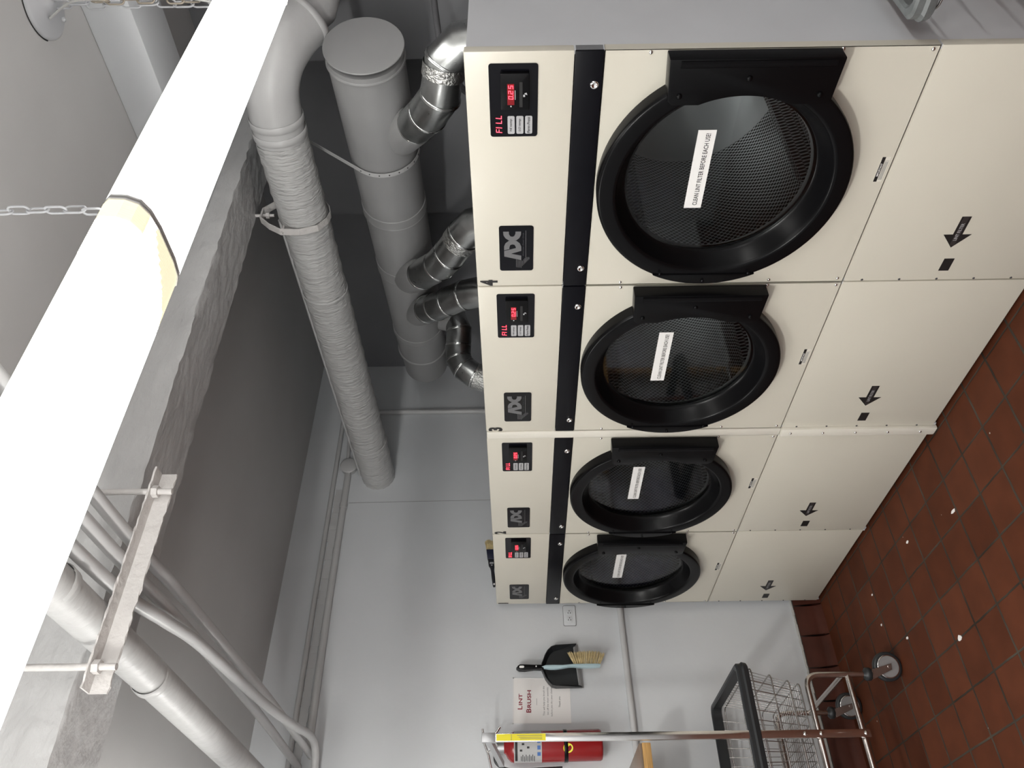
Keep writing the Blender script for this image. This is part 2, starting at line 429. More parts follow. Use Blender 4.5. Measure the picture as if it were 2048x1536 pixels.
# ------------------------------------------------------------------ fluorescent fixtures
def fixture(name, x0, x1, yc, zt, label, along='x', cap_right=False, endzone=False, group='fluorescent fixtures', lens=None):
    L = x1 - x0
    def W(a, w, z): return (a, yc + w, z) if along == 'x' else (yc + w, a, z)
    base = W((x0 + x1) / 2, 0, zt - .06)
    t = thing(name, base, label, 'ceiling light', group)
    sec = [(-.070, zt + .034), (-.108, zt + .014), (-.118, zt), (-.116, zt - .030), (-.104, zt - .052), (-.08, zt - .063), (-.04, zt - .068), (.04, zt - .068), (.08, zt - .063), (.104, zt - .052), (.116, zt - .030), (.118, zt), (.108, zt + .014), (.070, zt + .034)]
    k = len(sec)
    def strip(a, c, scale=1.0):
        mb = MB(); vs = [W(q, w, z) for q in (a, c) for w, z in sec]
        mb.add(vs, [(j, j + 1, k + j + 1, k + j) for j in range(k - 1)], True); return mb
    e = .144 if endzone else 0
    lm = strip(x0 + .004, x1 - .004 - e)
    if endzone:
        # near the joint the tubes inside end, so part of the ribbed lens is given only a faint glow
        n = 48; un = MB()
        fs = [(p[0] + (q[0] - p[0]) * i / 6, p[1] + (q[1] - p[1]) * i / 6) for p, q in zip(sec, sec[1:]) for i in range(6)] + [sec[-1]]
        for j in range(len(fs) - 1):
            w = (fs[j][0] + fs[j + 1][0]) / 2
            off = .050 if w < -.075 else (0 if w < -.045 else .012 + (w + .045) * .80)
            for i in range(n):
                a, c = x1 - .004 - e + e * i / n, x1 - .004 - e + e * (i + 1) / n
                rz = lambda q, z: z + (.0010 if q % 2 else 0)
                (un if (x1 - .004 - (a + c) / 2) < off else lm).add([W(a, fs[j][0], rz(i, fs[j][1])), W(a, fs[j + 1][0], rz(i, fs[j + 1][1])), W(c, fs[j + 1][0], rz(i + 1, fs[j + 1][1])), W(c, fs[j][0], rz(i + 1, fs[j][1]))], [(0, 1, 2, 3)])
        un.build('lens_end', LENSE, t)['label'] = 'faintly glowing ribbed cream lens end'
    lm.build('lens', lens or LENS, t)
    for a in (x0, x1 - .004):
        mb = MB(); vs = [W(q, w * 1.02, z - (.002 if abs(w) < .11 else 0)) for q in (a, a + .004) for w, z in sec]
        mb.add(vs, [list(range(k)), [k + j for j in range(k)]] + [(j, j + 1, k + j + 1, k + j) for j in range(k - 1)])
        mb.build('end_cap', HOUS, t)
    h = MB()
    p0, p1 = W(x0, -.072, zt + .015), W(x1, .072, zt + .036); h.box(p0[0], p1[0], p0[1], p1[1], p0[2], p1[2])
    h.build('housing', HOUS, t, bevel=.003)
    return t
fixture('fluorescent_light', -.620, .70, .083, 2.468, 'white wraparound fluorescent light hung nearest above the number 4 dryer')
fixture('fluorescent_light', -1.885, -.626, .083, 2.468, 'white wraparound fluorescent light with a ribbed cream lens end beside the chain', endzone=True)
fixture('fluorescent_light', .12, .42, -2.45, 2.50, 'short fluorescent light at the left of the room, at right angles to the others', along='y', lens=LENSS)
fixture('fluorescent_light', -2.9, -1.68, -2.35, 2.62, 'unseen fluorescent fill light behind the photographer, left of the pair', lens=LENSR)
fixture('fluorescent_light', -.9, .32, -2.35, 2.62, 'unseen fluorescent fill light behind the photographer, right of the pair', lens=LENSR)
fixture('fluorescent_light', -2.55, -1.33, 2.05, 2.62, 'fluorescent light added out of frame at the left to brighten the back wall', lens=LENSB)
for o in list(C.objects):
    if o.name.startswith('fluorescent_light'): o['group'] = 'fluorescent fixtures'

def chain(name, x, y, z0, z1, ll, lw, wr, M, label, n=None, jit=0.0, cat='chain', parent=None, rot0=0.0):
    t = thing(name, (x, y, z0), label, cat) if parent is None else parent
    z = z0; i = 0
    while z < z1 - ll * .5:
        a = rot0 + (PI / 2 if i % 2 else 0) + random.uniform(-.25, .25) + jit
        ca, sa = math.cos(a), math.sin(a); q = lw / 2; h = ll / 2 - q; pts = []
        for s_ in range(8): 
            b_ = PI * s_ / 7; pts.append((math.cos(b_) * q, h + math.sin(b_) * q))
        for s_ in range(8):
            b_ = PI + PI * s_ / 7; pts.append((math.cos(b_) * q, -h + math.sin(b_) * q))
        dx, dy = random.uniform(-1, 1) * .003, random.uniform(-1, 1) * .003
        MB().tube([(x + dx + u * ca, y + dy + u * sa, z + ll / 2 + w) for u, w in pts], wr, 6, closed=True).build('link', M, t)
        z += ll - 2.2 * wr; i += 1
    return t
chain('hanging_chain', -.60, .012, 2.47, ZC, .042, .018, .0024, CHAINM, 'grey painted chain holding the middle joint of the two lights')
c1 = chain('hanging_chain', .47, .08, 2.52, ZC - .03, .058, .024, .0030, CHAINM, 'chain bundle hanging from the round ceiling plate to the near light')
chain('hanging_chain', .462, .066, 2.60, 2.93, .050, .020, .0028, CHAINZ, '', parent=c1, rot0=.6)
cp = [(.43, .10, ZC - .02), (.42, .05, 2.95), (.415, .04, 2.85), (.40, .02, 2.77), (.41, .035, 2.66), (.41, .045, 2.58), (.42, .07, 2.508)]
def smooth(pts, n=8):
    P = [Vector(p) for p in pts]; out = []
    for i in range(len(P) - 1):
        p0, p1, p2, p3 = P[max(0, i - 1)], P[i], P[i + 1], P[min(len(P) - 1, i + 2)]
        for j in range(n):
            t = j / n; out.append(.5 * ((2 * p1) + (p2 - p0) * t + (2 * p0 - 5 * p1 + 4 * p2 - p3) * t * t + (3 * p1 - p0 - 3 * p2 + p3) * t ** 3))
    return out + [P[-1]]
tag(MB().tube(smooth(cp), .0032, 8).build('lamp_cord', CORDW), 'white cord looping beside the chain bundle under the ceiling plate', 'cord')
t = thing('ceiling_canopy', (.46, .07, ZC - .02), 'round grey ceiling plate with screws above the chain bundle', 'ceiling plate')
MB().lathe([(ZC, .100), (ZC - .008, .100), (ZC - .014, .092), (ZC - .016, .03), (ZC - .03, .022), (ZC - .034, 0)], (.46, .07, 0), 'z', 40).build('plate', CHAINM, t)
for a in (1.0, 4.1):
    MB().lathe([(ZC - .012, .008), (ZC - .02, .008), (ZC - .023, 0)], (.46 + .08 * math.cos(a), .07 + .08 * math.sin(a), 0), 'z', 12).build('screw', CHAINM, t)
MB().lathe([(ZC - .001, .104), (ZC - .002, .100)], (.46, .07, 0), 'z', 40, a0=2.2, a1=4.0).build('gap', HOLE, t)

# ------------------------------------------------------------------ dryers
W_, HT, ZS1, ZS0, ZM = .783, 1.8114, 1.5341, 1.4621, .629
DEP = .62
Y4 = .0025
def make_dryer():
    y0, y1 = Y4, Y4 + W_
    t = thing('tumble_dryer', (DEP / 2, (y0 + y1) / 2, 0), '', 'dryer', 'stacked-front tumble dryers in the row')
    F = frame((0, y0, 0), (0, 1, 0), (0, 0, 1))        # n points to +X here: use negative d for outwards
    def G(u, v, d=0.0): return (-d, y0 + W_ - u, v)       # u runs left to right seen from the front, d outwards
    # cabinet: open box
    mb = MB(); th = .012
    mb.box(.004, DEP, y0 + .001, y0 + th, .012, HT - .006); mb.box(.004, DEP, y1 - th, y1 - .001, .012, HT - .006)
    mb.box(.02, DEP - th, y0 + th, y1 - th, .012, .03)
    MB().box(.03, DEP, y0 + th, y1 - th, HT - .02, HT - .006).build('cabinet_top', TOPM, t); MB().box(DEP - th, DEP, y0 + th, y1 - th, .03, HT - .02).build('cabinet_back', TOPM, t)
    mb.build('cabinet', SIDEP, t)['label'] = 'grey cabinet sides'
    MB().box(.03, DEP - .02, y0 + .02, y1 - .02, 0, .014).build('plinth', DARKIN, t)
    # header with the controls
    hd = MB().box(0, .03, y0, y1, ZS1 + .001, HT).build('control_panel', CREAM, t, bevel=.005)
    st = MB().box(-.003, .03, y0 + .001, y1 - .001, ZS0, ZS1).build('trim_strip', BLACKM, t, bevel=.002)
    for yy in (.0895, .708):
        mb = MB(); c = (-.003, y0 + yy, 1.482)
        mb.lathe([(0, .0115), (-.0035, .0115), (-.006, .009), (-.006, .0055), (-.004, .005), (-.004, 0)], c, 'x', 20)
        mb.build('lock', CHROME, st)['label'] = 'chrome panel lock'
    # front panel with the round opening
    cy, cz, ro = y0 + .386, 1.104, .300
    mb = MB(); n = 96; ring, rect = [], []
    ya, yb, za, zb = y0, y1, ZM + .002, ZS0 - .001
    for i in range(n):
        a = 2 * PI * i / n; c, s = math.cos(a), math.sin(a)
        ring.append((0, cy + ro * c, cz + ro * s))
        k = min(((yb - cy) / c if c > 0 else (ya - cy) / c) if abs(c) > 1e-6 else 9, ((zb - cz) / s if s > 0 else (za - cz) / s) if abs(s) > 1e-6 else 9)
        rect.append((0, cy + k * c, cz + k * s))
    back = [(.03, y, z) for _, y, z in ring]
    mb.add(ring + rect + back, [(i, (i + 1) % n, n + (i + 1) % n, n + i) for i in range(n)] + [(i, (i + 1) % n, 2 * n + (i + 1) % n, 2 * n + i) for i in range(n)])
    # corners of the rectangle and returned edges
    mb.box(.0045, .03, ya + .004, yb - .004, za - .006, za + .004); mb.box(.0, .028, ya, ya + .002, za, zb); mb.box(.0, .028, yb - .002, yb, za, zb); mb.box(0, .028, ya, yb, za, za + .002); mb.box(0, .028, ya, yb, zb - .002, zb)
    for (yy, zz) in ((ya, za), (ya, zb), (yb, za), (yb, zb)):
        # triangles closing the corners between sampled rim points
        best = sorted(range(n), key=lambda i: (rect[i][1] - yy) ** 2 + (rect[i][2] - zz) ** 2)
        s1 = [i for i in best if abs(rect[i][1] - yy) < 1e-5][0]; s2 = [i for i in best if abs(rect[i][2] - zz) < 1e-5][0]
        mb.add([rect[s1], rect[s2], (0, yy, zz)], [(0, 1, 2)])
    fp = mb.build('front_panel', CREAM, t)
    for yy, zz in ((.008, 1.347), (.006, .8717), (.010, .648), (.772, 1.3506), (.770, .8725), (.768, .652)):
        MB().lathe([(0, .0055), (-.002, .0055), (-.0045, .003), (-.005, 0)], (0, y0 + yy, zz), 'x', 12).build('screw', CHROME, fp)
    lp = MB().box(0, .03, y0, y1, .022, ZM - .003).build('lower_panel', CREAM, t, bevel=.004)
    for zz in (.57, .45, .33, .21, .09):
        MB().lathe([(0, .004), (-.002, .003), (-.0025, 0)], (0, y1 - .006, zz), 'x', 10).build('rivet', DARKIN, lp)
    # round door
    dr = MB(); prof = [(0, .352), (-.036, .353), (-.0435, .3515), (-.047, .348), (-.048, .344), (-.0484, .338), (-.0484, .310), (-.0478, .304), (-.0455, .3005), (-.040, .297), (-.034, .2945), (-.004, .278), (.002, .274), (.012, .266), (.012, .262), (.02, .262), (.02, .28), (0, .30)]
    dr.lathe(prof, (0, cy, cz), 'x', 96)
    door = dr.build('door', BLACK, t)
    MB().disc((.009, cy, cz), .268, 'x', 72).build('glass', GLASS, door)
    hb = MB(); hy0, hy1 = y0 - .0005, y0 + .122
    hb.prism(lambda u, v, d: (-d, u, v), [(hy0, .878), (hy0, 1.308), (hy1 - .012, 1.300), (hy1, 1.288)] + [(cy - .288 * math.cos(q), cz + .288 * math.sin(q)) for q in [.41 - .82 * i / 16 for i in range(17)]] + [(hy1 + .002, .905), (hy1 - .012, .884)], .006, .056)
    hg = hb.build('hinge_plate', BLACK, door, bevel=.004)
    MB().tube([(-.056, y0 + .012, .90), (-.056, y0 + .012, 1.28)], .009, 12).build('hinge_pin', BLACK, hg)
    for yy, zz in ((.050, 1.105), (.096, 1.272), (.096, .918)):
        MB().lathe([(-.056, .0075), (-.059, .007), (-.061, .004), (-.0615, 0)], (0, y0 + yy, zz), 'x', 14).build('bolt', BLACK, hg)
    # grip flange on the far side of the ring
    a = math.acos(.312 / .350); pl = [(cy + .312, cz - .350 * math.sin(a)), (cy + .312, cz + .350 * math.sin(a))]
    pl += [(cy + .350 * math.cos(q), cz + .350 * math.sin(q)) for q in [a - 2 * a * i / 14 for i in range(15)]][1:-1]
    hn = MB().prism(lambda u, v, d: (-d, u, v), pl, .030, .0535).build('door_grip', BLACK, door, bevel=.002)
    for q in (-.42, 0, .42):
        MB().lathe([(-.056, .005), (-.058, .0045), (-.059, 0)], (0, cy + .335 * math.cos(q), cz + .335 * math.sin(q)), 'x', 10).build('screw', BLACKG, door)
    # drum
    dc = (0, cy, cz + .005); rd = .318; d0, d1 = .035, .56
    mb = MB(); mb.lathe([(d0, rd), (d1, rd)], dc, 'x', 72)
    drum = mb.build('drum', PERF, t, uv=lambda p: ((math.atan2(p.z - dc[2], p.y - dc[1]) / (2 * PI)) * (2 * PI * rd), p.x, 2 * PI * rd))
    MB().disc((d1, cy, cz + .005), rd, 'x', 48).build('drum_back', DRUM, drum)
    mb = MB(); mb.lathe([(.03, .262), (d0, .30), (d0 + .002, rd)], dc, 'x', 64); mb.build('drum_collar', DRUM, drum)
    for k in range(3):
        q = R(40 + 120 * k); ca, sa = math.cos(q), math.sin(q)
        def P_(rr, ss, x): return (x, dc[1] + rr * ca - ss * sa, dc[2] + rr * sa + ss * ca)
        mb = MB(); vs = [P_(rr, ss, x) for x in (d0 + .01, d1) for rr, ss in ((rd, -.035), (rd - .055, -.008), (rd - .055, .008), (rd, .035))]
        mb.add(vs, [(0, 1, 5, 4), (1, 2, 6, 5), (2, 3, 7, 6), (0, 3, 2, 1), (4, 5, 6, 7)]); mb.build('baffle', PERF, drum, uv=lambda p: (p.y * 1.3, p.x, 99))
    # control membrane
    u1, u0 = W_ - (.0309), W_ - (.2365); v0, v1 = 1.6255, 1.7508
    kp = MB().prism(lambda u, v, d: G(u, v, d), rrect(u0, u1, v0, v1, .007), -.001, .0022).build('keypad', BLACKG, t)
    def Z(y, x): return (u1 - (y - 265) / 1070 * (u1 - u0), v1 - (x - 120) / 735 * (v1 - v0))   # from the close-up's grid
    a, b_ = Z(895, 725); c, e = Z(370, 290)
    rd_ = MB().prism(G, rrect(a, c, b_, e, .004), .002, .014).build('coin_reader', BLACK, kp, bevel=.0015)
    a, b_ = Z(815, 497); c, e = Z(513, 393)
    MB().prism(G, [(a, b_), (c, b_), (c, e), (a, e)], .0138, .0146).build('price_window', LEDW, kp)
    mb = MB(); a2, _ = Z(735, 0); sevenseg(mb, '0.25', G, a2, b_ + .0022, .0088, .0130, .0058, .0148)
    mb.build('price_digits', LED, kp)['label'] = 'lit red 0.25 price digits'
    mb = MB(); a, b_ = Z(850, 622); c, e = Z(490, 575); mb.prism(G, [(a, b_), (c, b_), (c, e), (a, e)], .0138, .0144); mb.build('coin_slot', HOLE, kp)
    mb = MB(); a, b_ = Z(740, 516); c, e = Z(605, 506); mb.prism(G, [(a, b_), (c, b_), (c, e), (a, e)], .0142, .0146)
    a, b_ = Z(846, 456); c, e = Z(826, 436); mb.prism(G, [(a, b_), (c, b_), (c, e), (a, e)], .0142, .0146)
    a, b_ = Z(700, 695); c, e = Z(640, 632)
    mb.prism(G, [(a, b_ + .006), (a + .006, b_ + .006), (a + .006, e), (a, e)], .0142, .0146); mb.prism(G, [(a + .005, b_), (c, b_ + .002), (c - .002, b_ + .008), (a + .007, b_ + .006)], .0142, .0146)
    mb.build('reader_print', BTN, kp)
    mb = MB(); a, b_ = Z(1275, 308); c, e = Z(1015, 207); w_ = (c - a) / 5.2; sevenseg(mb, 'FILL', G, a, b_ + .001, w_, (e - b_) * .95, w_ * .42, .0024)
    mb.build('fill_display', LED, kp)['label'] = 'lit red FILL display'
    mb, tx = MB(), MB()
    for (x0_, x1_), s in (((390, 500), 'HI temp'), ((526, 637), 'LO temp'), ((663, 775), 'Perm Press')):
        a, b_ = Z(1290, x1_); c, e = Z(1015, x0_)
        MB().prism(G, rrect(a, c, b_, e, .004), .002, .0032).build('button', BTN, kp)
        text(tx, s, G, a + (.008 if 'temp' in s else .0025), c - (.008 if 'temp' in s else .003), b_ + .0058, e - .0052, bold=.01, d0=.0037, shear=.2)
    tx.build('button_lettering', INK, kp)
    # maker's badge
    ub1, ub0 = W_ - .539, W_ - .7155; vb0, vb1 = 1.632, 1.7365
    bd = MB().prism(G, rrect(ub0, ub1, vb0, vb1, .008), -.001, .0022).build('badge', BLACKG, t)
    def B(x, y): return (ub0 + (1030 - y) / 915 * (ub1 - ub0), vb1 - (x - 155) / 745 * (vb1 - vb0))
    mb = MB()
    polys = [[(258, 725), (635, 805), (635, 712), (410, 668)], [(258, 725), (410, 668), (258, 612)], [(258, 612), (410, 668), (635, 612), (520, 553)],
             [(258, 598), (258, 520), (290, 455), (365, 405), (430, 400), (440, 478), (395, 490), (375, 535), (375, 572)],
             [(430, 400), (525, 405), (600, 455), (635, 525), (635, 612), (520, 553), (510, 520), (485, 485), (440, 478)],
             [(370, 400), (290, 350), (250, 290), (245, 222), (370, 222), (370, 270), (395, 312), (440, 325), (440, 402)],
             [(440, 402), (520, 400), (595, 350), (630, 285), (632, 222), (510, 222), (510, 265), (485, 312), (440, 325)]]
    for p in polys: mb.prism(G, [B(*q) for q in p], .002, .0028)
    for x_, ya_, yb_ in ((525, 785, 955), (552, 795, 960), (580, 800, 962), (608, 803, 965), (634, 806, 968), (660, 820, 930), (688, 790, 905), (715, 768, 880), (735, 205, 855), (760, 745, 835), (785, 745, 812), (808, 748, 790)):
        mb.prism(G, [B(x_ - 4, ya_), B(x_ + 4, ya_), B(x_ + 4, yb_), B(x_ - 4, yb_)], .002, .0028)
    mb.build('logo', LOGO, bd)['label'] = 'silver ADC letters with striped arrow'
    mb = MB(); p, q = B(700, 720), B(662, 245); text(mb, 'American Dryer Corp.', G, p[0], q[0], p[1], q[1], d0=.0026, shear=.25); mb.build('badge_lettering', mat('dim silver print', (.05, .05, .055), .4), bd)
    # reminder strip on the glass
    ua, ub = W_ - .488, W_ - .231
    sk = MB().prism(lambda u, v, d: (.008 - d, y0 + W_ - u, v), [(ua, 1.1395), (ub, 1.1395), (ub, 1.1895), (ua, 1.1895)], 0, .0014).build('reminder_label', LABELW, door)
    mb = MB(); text(mb, 'CLEAN LINT FILTER BEFORE EACH USE!', lambda u, v, d: (.008 - d, y0 + W_ - u, v), ua + .010, ub - .010, 1.1535, 1.1665, bold=.012, d0=.0018)
    o = mb.build('reminder_lettering', INK, t); o['label'] = 'black CLEAN LINT FILTER BEFORE EACH USE! lettering'
    # caution label
    ua, ub = W_ - .3995, W_ - .3187
    cl = MB().prism(G, [(ua, .6405), (ub, .6405), (ub, .6645), (ua, .6645)], 0, .0006).build('caution_label', CREAM2, t)
    mb = MB().prism(G, [(ua, .6545), (ub, .6545), (ub, .6640), (ua, .6640)], .0006, .0010); mb.build('caution_bar', INK, cl)
    mb = MB(); text(mb, 'IMPORTANT', G, ua + .018, ub - .020, .6565, .6620, bold=.02, d0=.0014); mb.build('caution_heading', LABELW, cl)
    mb = MB()
    for i in range(5): mb.prism(G, [(ua + .006, .6518 - i * .0022), (ub - .010 - .006 * (i % 2), .6518 - i * .0022), (ub - .010 - .006 * (i % 2), .6527 - i * .0022), (ua + .006, .6527 - i * .0022)], .0006, .0010)
    mb.build('caution_print', INKG, cl)
    # arrow and square on the lower panel
    U = lambda y: W_ - (y - Y4)
    mb = MB().prism(G, [(U(.6500), .3382), (U(.5990), .3810), (U(.5990), .3525), (U(.5315), .3525), (U(.5315), .3240), (U(.5990), .3240), (U(.5990), .2955)], .0002, .0009)
    ar = mb.build('arrow_sticker', INK, t); ar['label'] = 'black arrow pointing left'
    MB().prism(G, [(U(.641), .331), (U(.532), .331), (U(.532), .3468), (U(.641), .3468)], .0009, .0012).build('arrow_band', mat('charcoal band', (.035, .03, .03), .4), ar)
    mb = MB(); text(mb, 'LINT FILTER', G, U(.622), U(.556), .334, .344, bold=.01, d0=.0016); mb.build('arrow_lettering', BTN, ar)
    MB().prism(G, [(U(.745), .3065), (U(.695), .3065), (U(.695), .3385), (U(.745), .3385)], .0002, .0009).build('square_sticker', INK, t)
    return t
proto = make_dryer()
LAB = {4: 'cream tumble dryer numbered 4, nearest, with grey side panel in view', 3: 'cream tumble dryer numbered 3, beside number 4',
       2: 'cream tumble dryer numbered 2, beyond the screwed filler strip', 1: 'cream tumble dryer numbered 1, last in the row against the back wall'}
def copy_tree(o, dx, parent=None):
    c = o.copy(); C.objects.link(c)
    if parent is None: c.location = o.location + dx
    else: c.parent = parent
    for ch in o.children: copy_tree(ch, dx, c)
    return c
starts = {4: Y4, 3: .7895, 2: 1.6195, 1: 2.4075}
def number(t, d, y0):
    cx = {'4': (.7575, .7835), '3': (.7575, .7835), '2': (.7575, .782), '1': (.768, .779)}[str(d)]
    G = lambda u, v, e=0.0: (-e, y0 + W_ - u, v)
    mb = MB(); a, b_ = W_ - (cx[1] - Y4) , W_ - (cx[0] - Y4)
    text(mb, str(d), G, a + .001, b_, 1.7455, 1.8015, bold=.045, d0=.0012)
    o = mb.build('number_sticker', INK, t); o['label'] = 'black numeral %d' % d
for d in (3, 2, 1):
    c = copy_tree(proto, Vector((0, starts[d] - Y4, 0))); c['label'] = LAB[d]; number(c, d, starts[d])
proto['label'] = LAB[4]; number(proto, 4, Y4)
# filler strip between 2 and 3
t = thing('filler_strip', (.015, 1.5945, 0), 'narrow cream metal filler strip with screws between dryers 2 and 3', 'strip')
mb = MB().box(-.004, .03, 1.5745, 1.6175, .630, HT - .002); mb.build('upper_strip', CREAM2, t, bevel=.004)
mb = MB().box(-.012, .03, 1.5735, 1.6185, .006, .627); lo = mb.build('lower_strip', CREAM2, t, bevel=.006)
for zz in (.59, .46, .33, .20, .07):
    MB().lathe([(-.012, .0055), (-.014, .0055), (-.017, .003), (-.0175, 0)], (0, 1.5945, zz), 'x', 12).build('screw', CHROME, lo)

# lint brush lying on dryer 1
def brush_top():
    t = thing('paint_brush', (.21, 3.1, HT - .006), 'flat paint brush with dark handle and tan bristles on top of dryer 1', 'brush')
    yb = 3.10; F = lambda u, v, d=0.0: (.06 + u * .988, yb + d, HT + .010 + u * .115 + v)     # lies along the top, tilted by its thick end
    out = [(0, .004), (.004, -.006), (.02, -.009), (.06, -.010), (.10, -.009), (.118, -.012), (.128, -.018), (.20, -.0195), (.20, .0195), (.128, .018), (.118, .012), (.10, .009), (.06, .010), (.02, .009), (.004, .008)]
    MB().prism(F, out, -.008, .008).build('handle', mat('dark handle', (.012, .012, .016), .35), t, bevel=.003)
    MB().lathe([(-.0086, .0055), (-.0086, 0)], F(.014, 0), 'y', 14).build('hanging_hole', LABELW, t)
    MB().prism(F, [(.17, -.0205), (.232, -.021), (.232, .021), (.17, .0205)], -.010, .010).build('ferrule', NAVY, t, bevel=.002)
    mb = MB(); mb.prism(F, [(.140, -.010), (.150, -.012), (.150, .010), (.140, .012)], -.0086, -.0082); mb.prism(F, [(.128, -.003), (.134, -.004), (.134, .006), (.128, .004)], -.0086, -.0082); mb.build('handle_print', BTN, t)
    mb = MB()
    for i in range(150):
        v = random.uniform(-.020, .020); d = random.uniform(-.008, .008); L_ = .295 - abs(v) * .4 + random.uniform(-.01, .004)
        mb.tube([F(.23, v, d), F(.265, v * 1.08, d * 1.1), F(L_, v * 1.22 + random.uniform(-.002, .002), d * 1.25)], [.0016, .0015, .0008], 4, cap=False)
    mb.build('bristles', BRIST, t)
brush_top()

# ------------------------------------------------------------------ exhaust duct and branches
A, B_ = Vector((.968, .459, 2.240)), Vector((1.500, 2.665, 2.272)); ax = (B_ - A).normalized(); Ld = (B_ - A).length
t = thing('exhaust_duct', (1.234, 1.562, 2.1), 'large grey painted round exhaust duct with closed near end', 'duct')
rD = .150
def along(s): return A + ax * s
MB().tube([along(.03), along(Ld - .02)], rD - .003, 64).build('duct_body', DUCTP, t)
MB().tube([along(.0), along(.001), along(.003), along(.005), along(.006)], [rD + .0005, rD + .0025, rD + .003, rD + .0025, rD - .001], 64).build('end_cap', DUCTP, t)
for s0, w in ((.050, .010), (.86, .060), (1.30, .080), (1.98, .045)):
    prof = [(0, -.003), (.0006, .0006), (.0014, .001), *([(.008, .001), (w - .010, .001)] if w > .02 else [(.002, .001)]), (w - .006, .0012), (w - .003, .0034), (w, .0012), (w + .0006, .0006), (w + .001, -.003)]
    MB().tube([along(s0 + q) for q, _ in prof], [rD + d for _, d in prof], 64, cap=False).build('joint_band', DUCTP, t)
MB().tube([along(Ld - .020), along(Ld - .017), along(Ld - .012), along(Ld - .004), along(Ld)], [rD - .003, rD + .001, rD + .004, rD + .004, rD + .001], 64).build('far_collar', DUCTP, t)
MB().tube([along(Ld - .02), along(Ld + .25)], rD - .012, 48).build('far_pipe', DUCTP, t)
# strap hung round the duct
def strap():
    s0 = .535; c = along(s0); e1 = ax.cross(Vector((0, 0, 1))).normalized(); e2 = e1.cross(ax)
    pts = [c + e1 * (rD + .004) * math.cos(a) - e2 * (rD + .004) * math.sin(a) for a in [R(25 + 190 * i / 24) for i in range(25)]]
    mb = MB(); w = .011
    top = Vector((1.35, .93, 2.86))
    P = pts + [pts[-1] + (top - pts[-1]) * .5, top]
    vs = []
    for p in P: 
        n_ = (p - c).normalized() * .002
        vs += [p - ax * w, p + ax * w, p + ax * w + n_, p - ax * w + n_]
    k = len(P); fs = []
    for i in range(k - 1):
        for j in range(4): fs.append((i * 4 + j, i * 4 + (j + 1) % 4, (i + 1) * 4 + (j + 1) % 4, (i + 1) * 4 + j))
    mb.add(vs, fs); o = mb.build('duct_strap', PIPEP)
    tag(o, 'thin perforated metal strap looped under the big exhaust duct', 'strap')
    for i in range(2, 25, 2):
        p = pts[i]; n_ = (p - c).normalized(); MB().tube([p + n_ * .0018, p + n_ * .0032], .003, 8).build('strap_hole', HOLE, o)
strap()
def branch(pts, r, label, rims, collar, taped=None, name='vent_pipe'):
    P = [Vector(p) for p in pts]
    t = thing(name, P[0], label, 'vent pipe', 'galvanised dryer vent pipes')
    MB().tube(P, r, 40).build('pipe', GALV, t)
    for i in rims:
        d = ((P[min(i + 1, len(P) - 1)] - P[i]).normalized() + (P[i] - P[i - 1]).normalized()).normalized()
        MB().tube([P[i] + d * q for q in (-.007, -.004, -.001, .001, .003, .007)], [r - .001, r + .003, r + .001, r + .001, r + .003, r - .001], 40, cap=False).build('rim', GALVD, t)
    # painted saddle at the duct
    d = (P[-1] - P[-2]).normalized(); a = P[collar[0]]; 
    cm = MB().tube([a, a + (P[-1] - a) * .4, P[-1] + d * .01], [r + .003, r + .005, r + .012], 40)
    o = cm.build('saddle', DUCTP, t); o['label'] = 'grey painted saddle'
    if taped:
        i, q0, q1 = taped; a, b_ = P[i], P[i + 1]
        MB().tube([a + (b_ - a) * q0, a + (b_ - a) * (q0 + q1) / 2, a + (b_ - a) * q1], r + .0025, 40, cap=False).build('foil_tape', TAPE, t)
    return t
branch([(.735, .30, 1.62), (.735, .345, 1.86), (.727, .401, 1.921), (.718, .526, 1.947), (.762, .620, 2.003), (.875, .734, 2.067), (1.00, .850, 2.145)], .074,
       'shiny segmented vent pipe rising behind dryer 4 into the big duct', (2, 3, 4, 5), (5,), (2, .05, .40))
branch([(.80, 1.10, 1.62), (.815, 1.18, 1.86), (.830, 1.249, 1.908), (.842, 1.366, 1.979), (.890, 1.471, 2.038), (.992, 1.615, 2.136), (1.17, 1.79, 2.225)], .075,
       'shiny segmented vent pipe joining the duct in the middle, above number 4 sticker', (2, 3, 4, 5), (5,), (2, .05, .40))
branch([(.93, 1.66, 1.62), (.95, 1.70, 1.86), (.978, 1.746, 1.936), (1.012, 1.821, 2.023), (1.065, 1.907, 2.096), (1.127, 1.985, 2.152), (1.28, 2.145, 2.225)], .075,
       'shiny vent pipe meeting the duct just beyond the middle one', (2, 3, 4, 5), (5,))
b1 = [(1.035, 2.50, 1.66), (1.045, 2.488, 1.84), (1.067, 2.469, 1.922), (1.112, 2.452, 1.985), (1.176, 2.442, 2.019), (1.252, 2.404, 2.02), (1.319, 2.347, 2.015), (1.385, 2.331, 2.04), (1.44, 2.335, 2.15)]
branch(b1, .074, 'dark shiny vent pipe with elbow, farthest along the duct', (2, 3, 4, 5, 6, 7), (7,), (1, .2, 1.0))

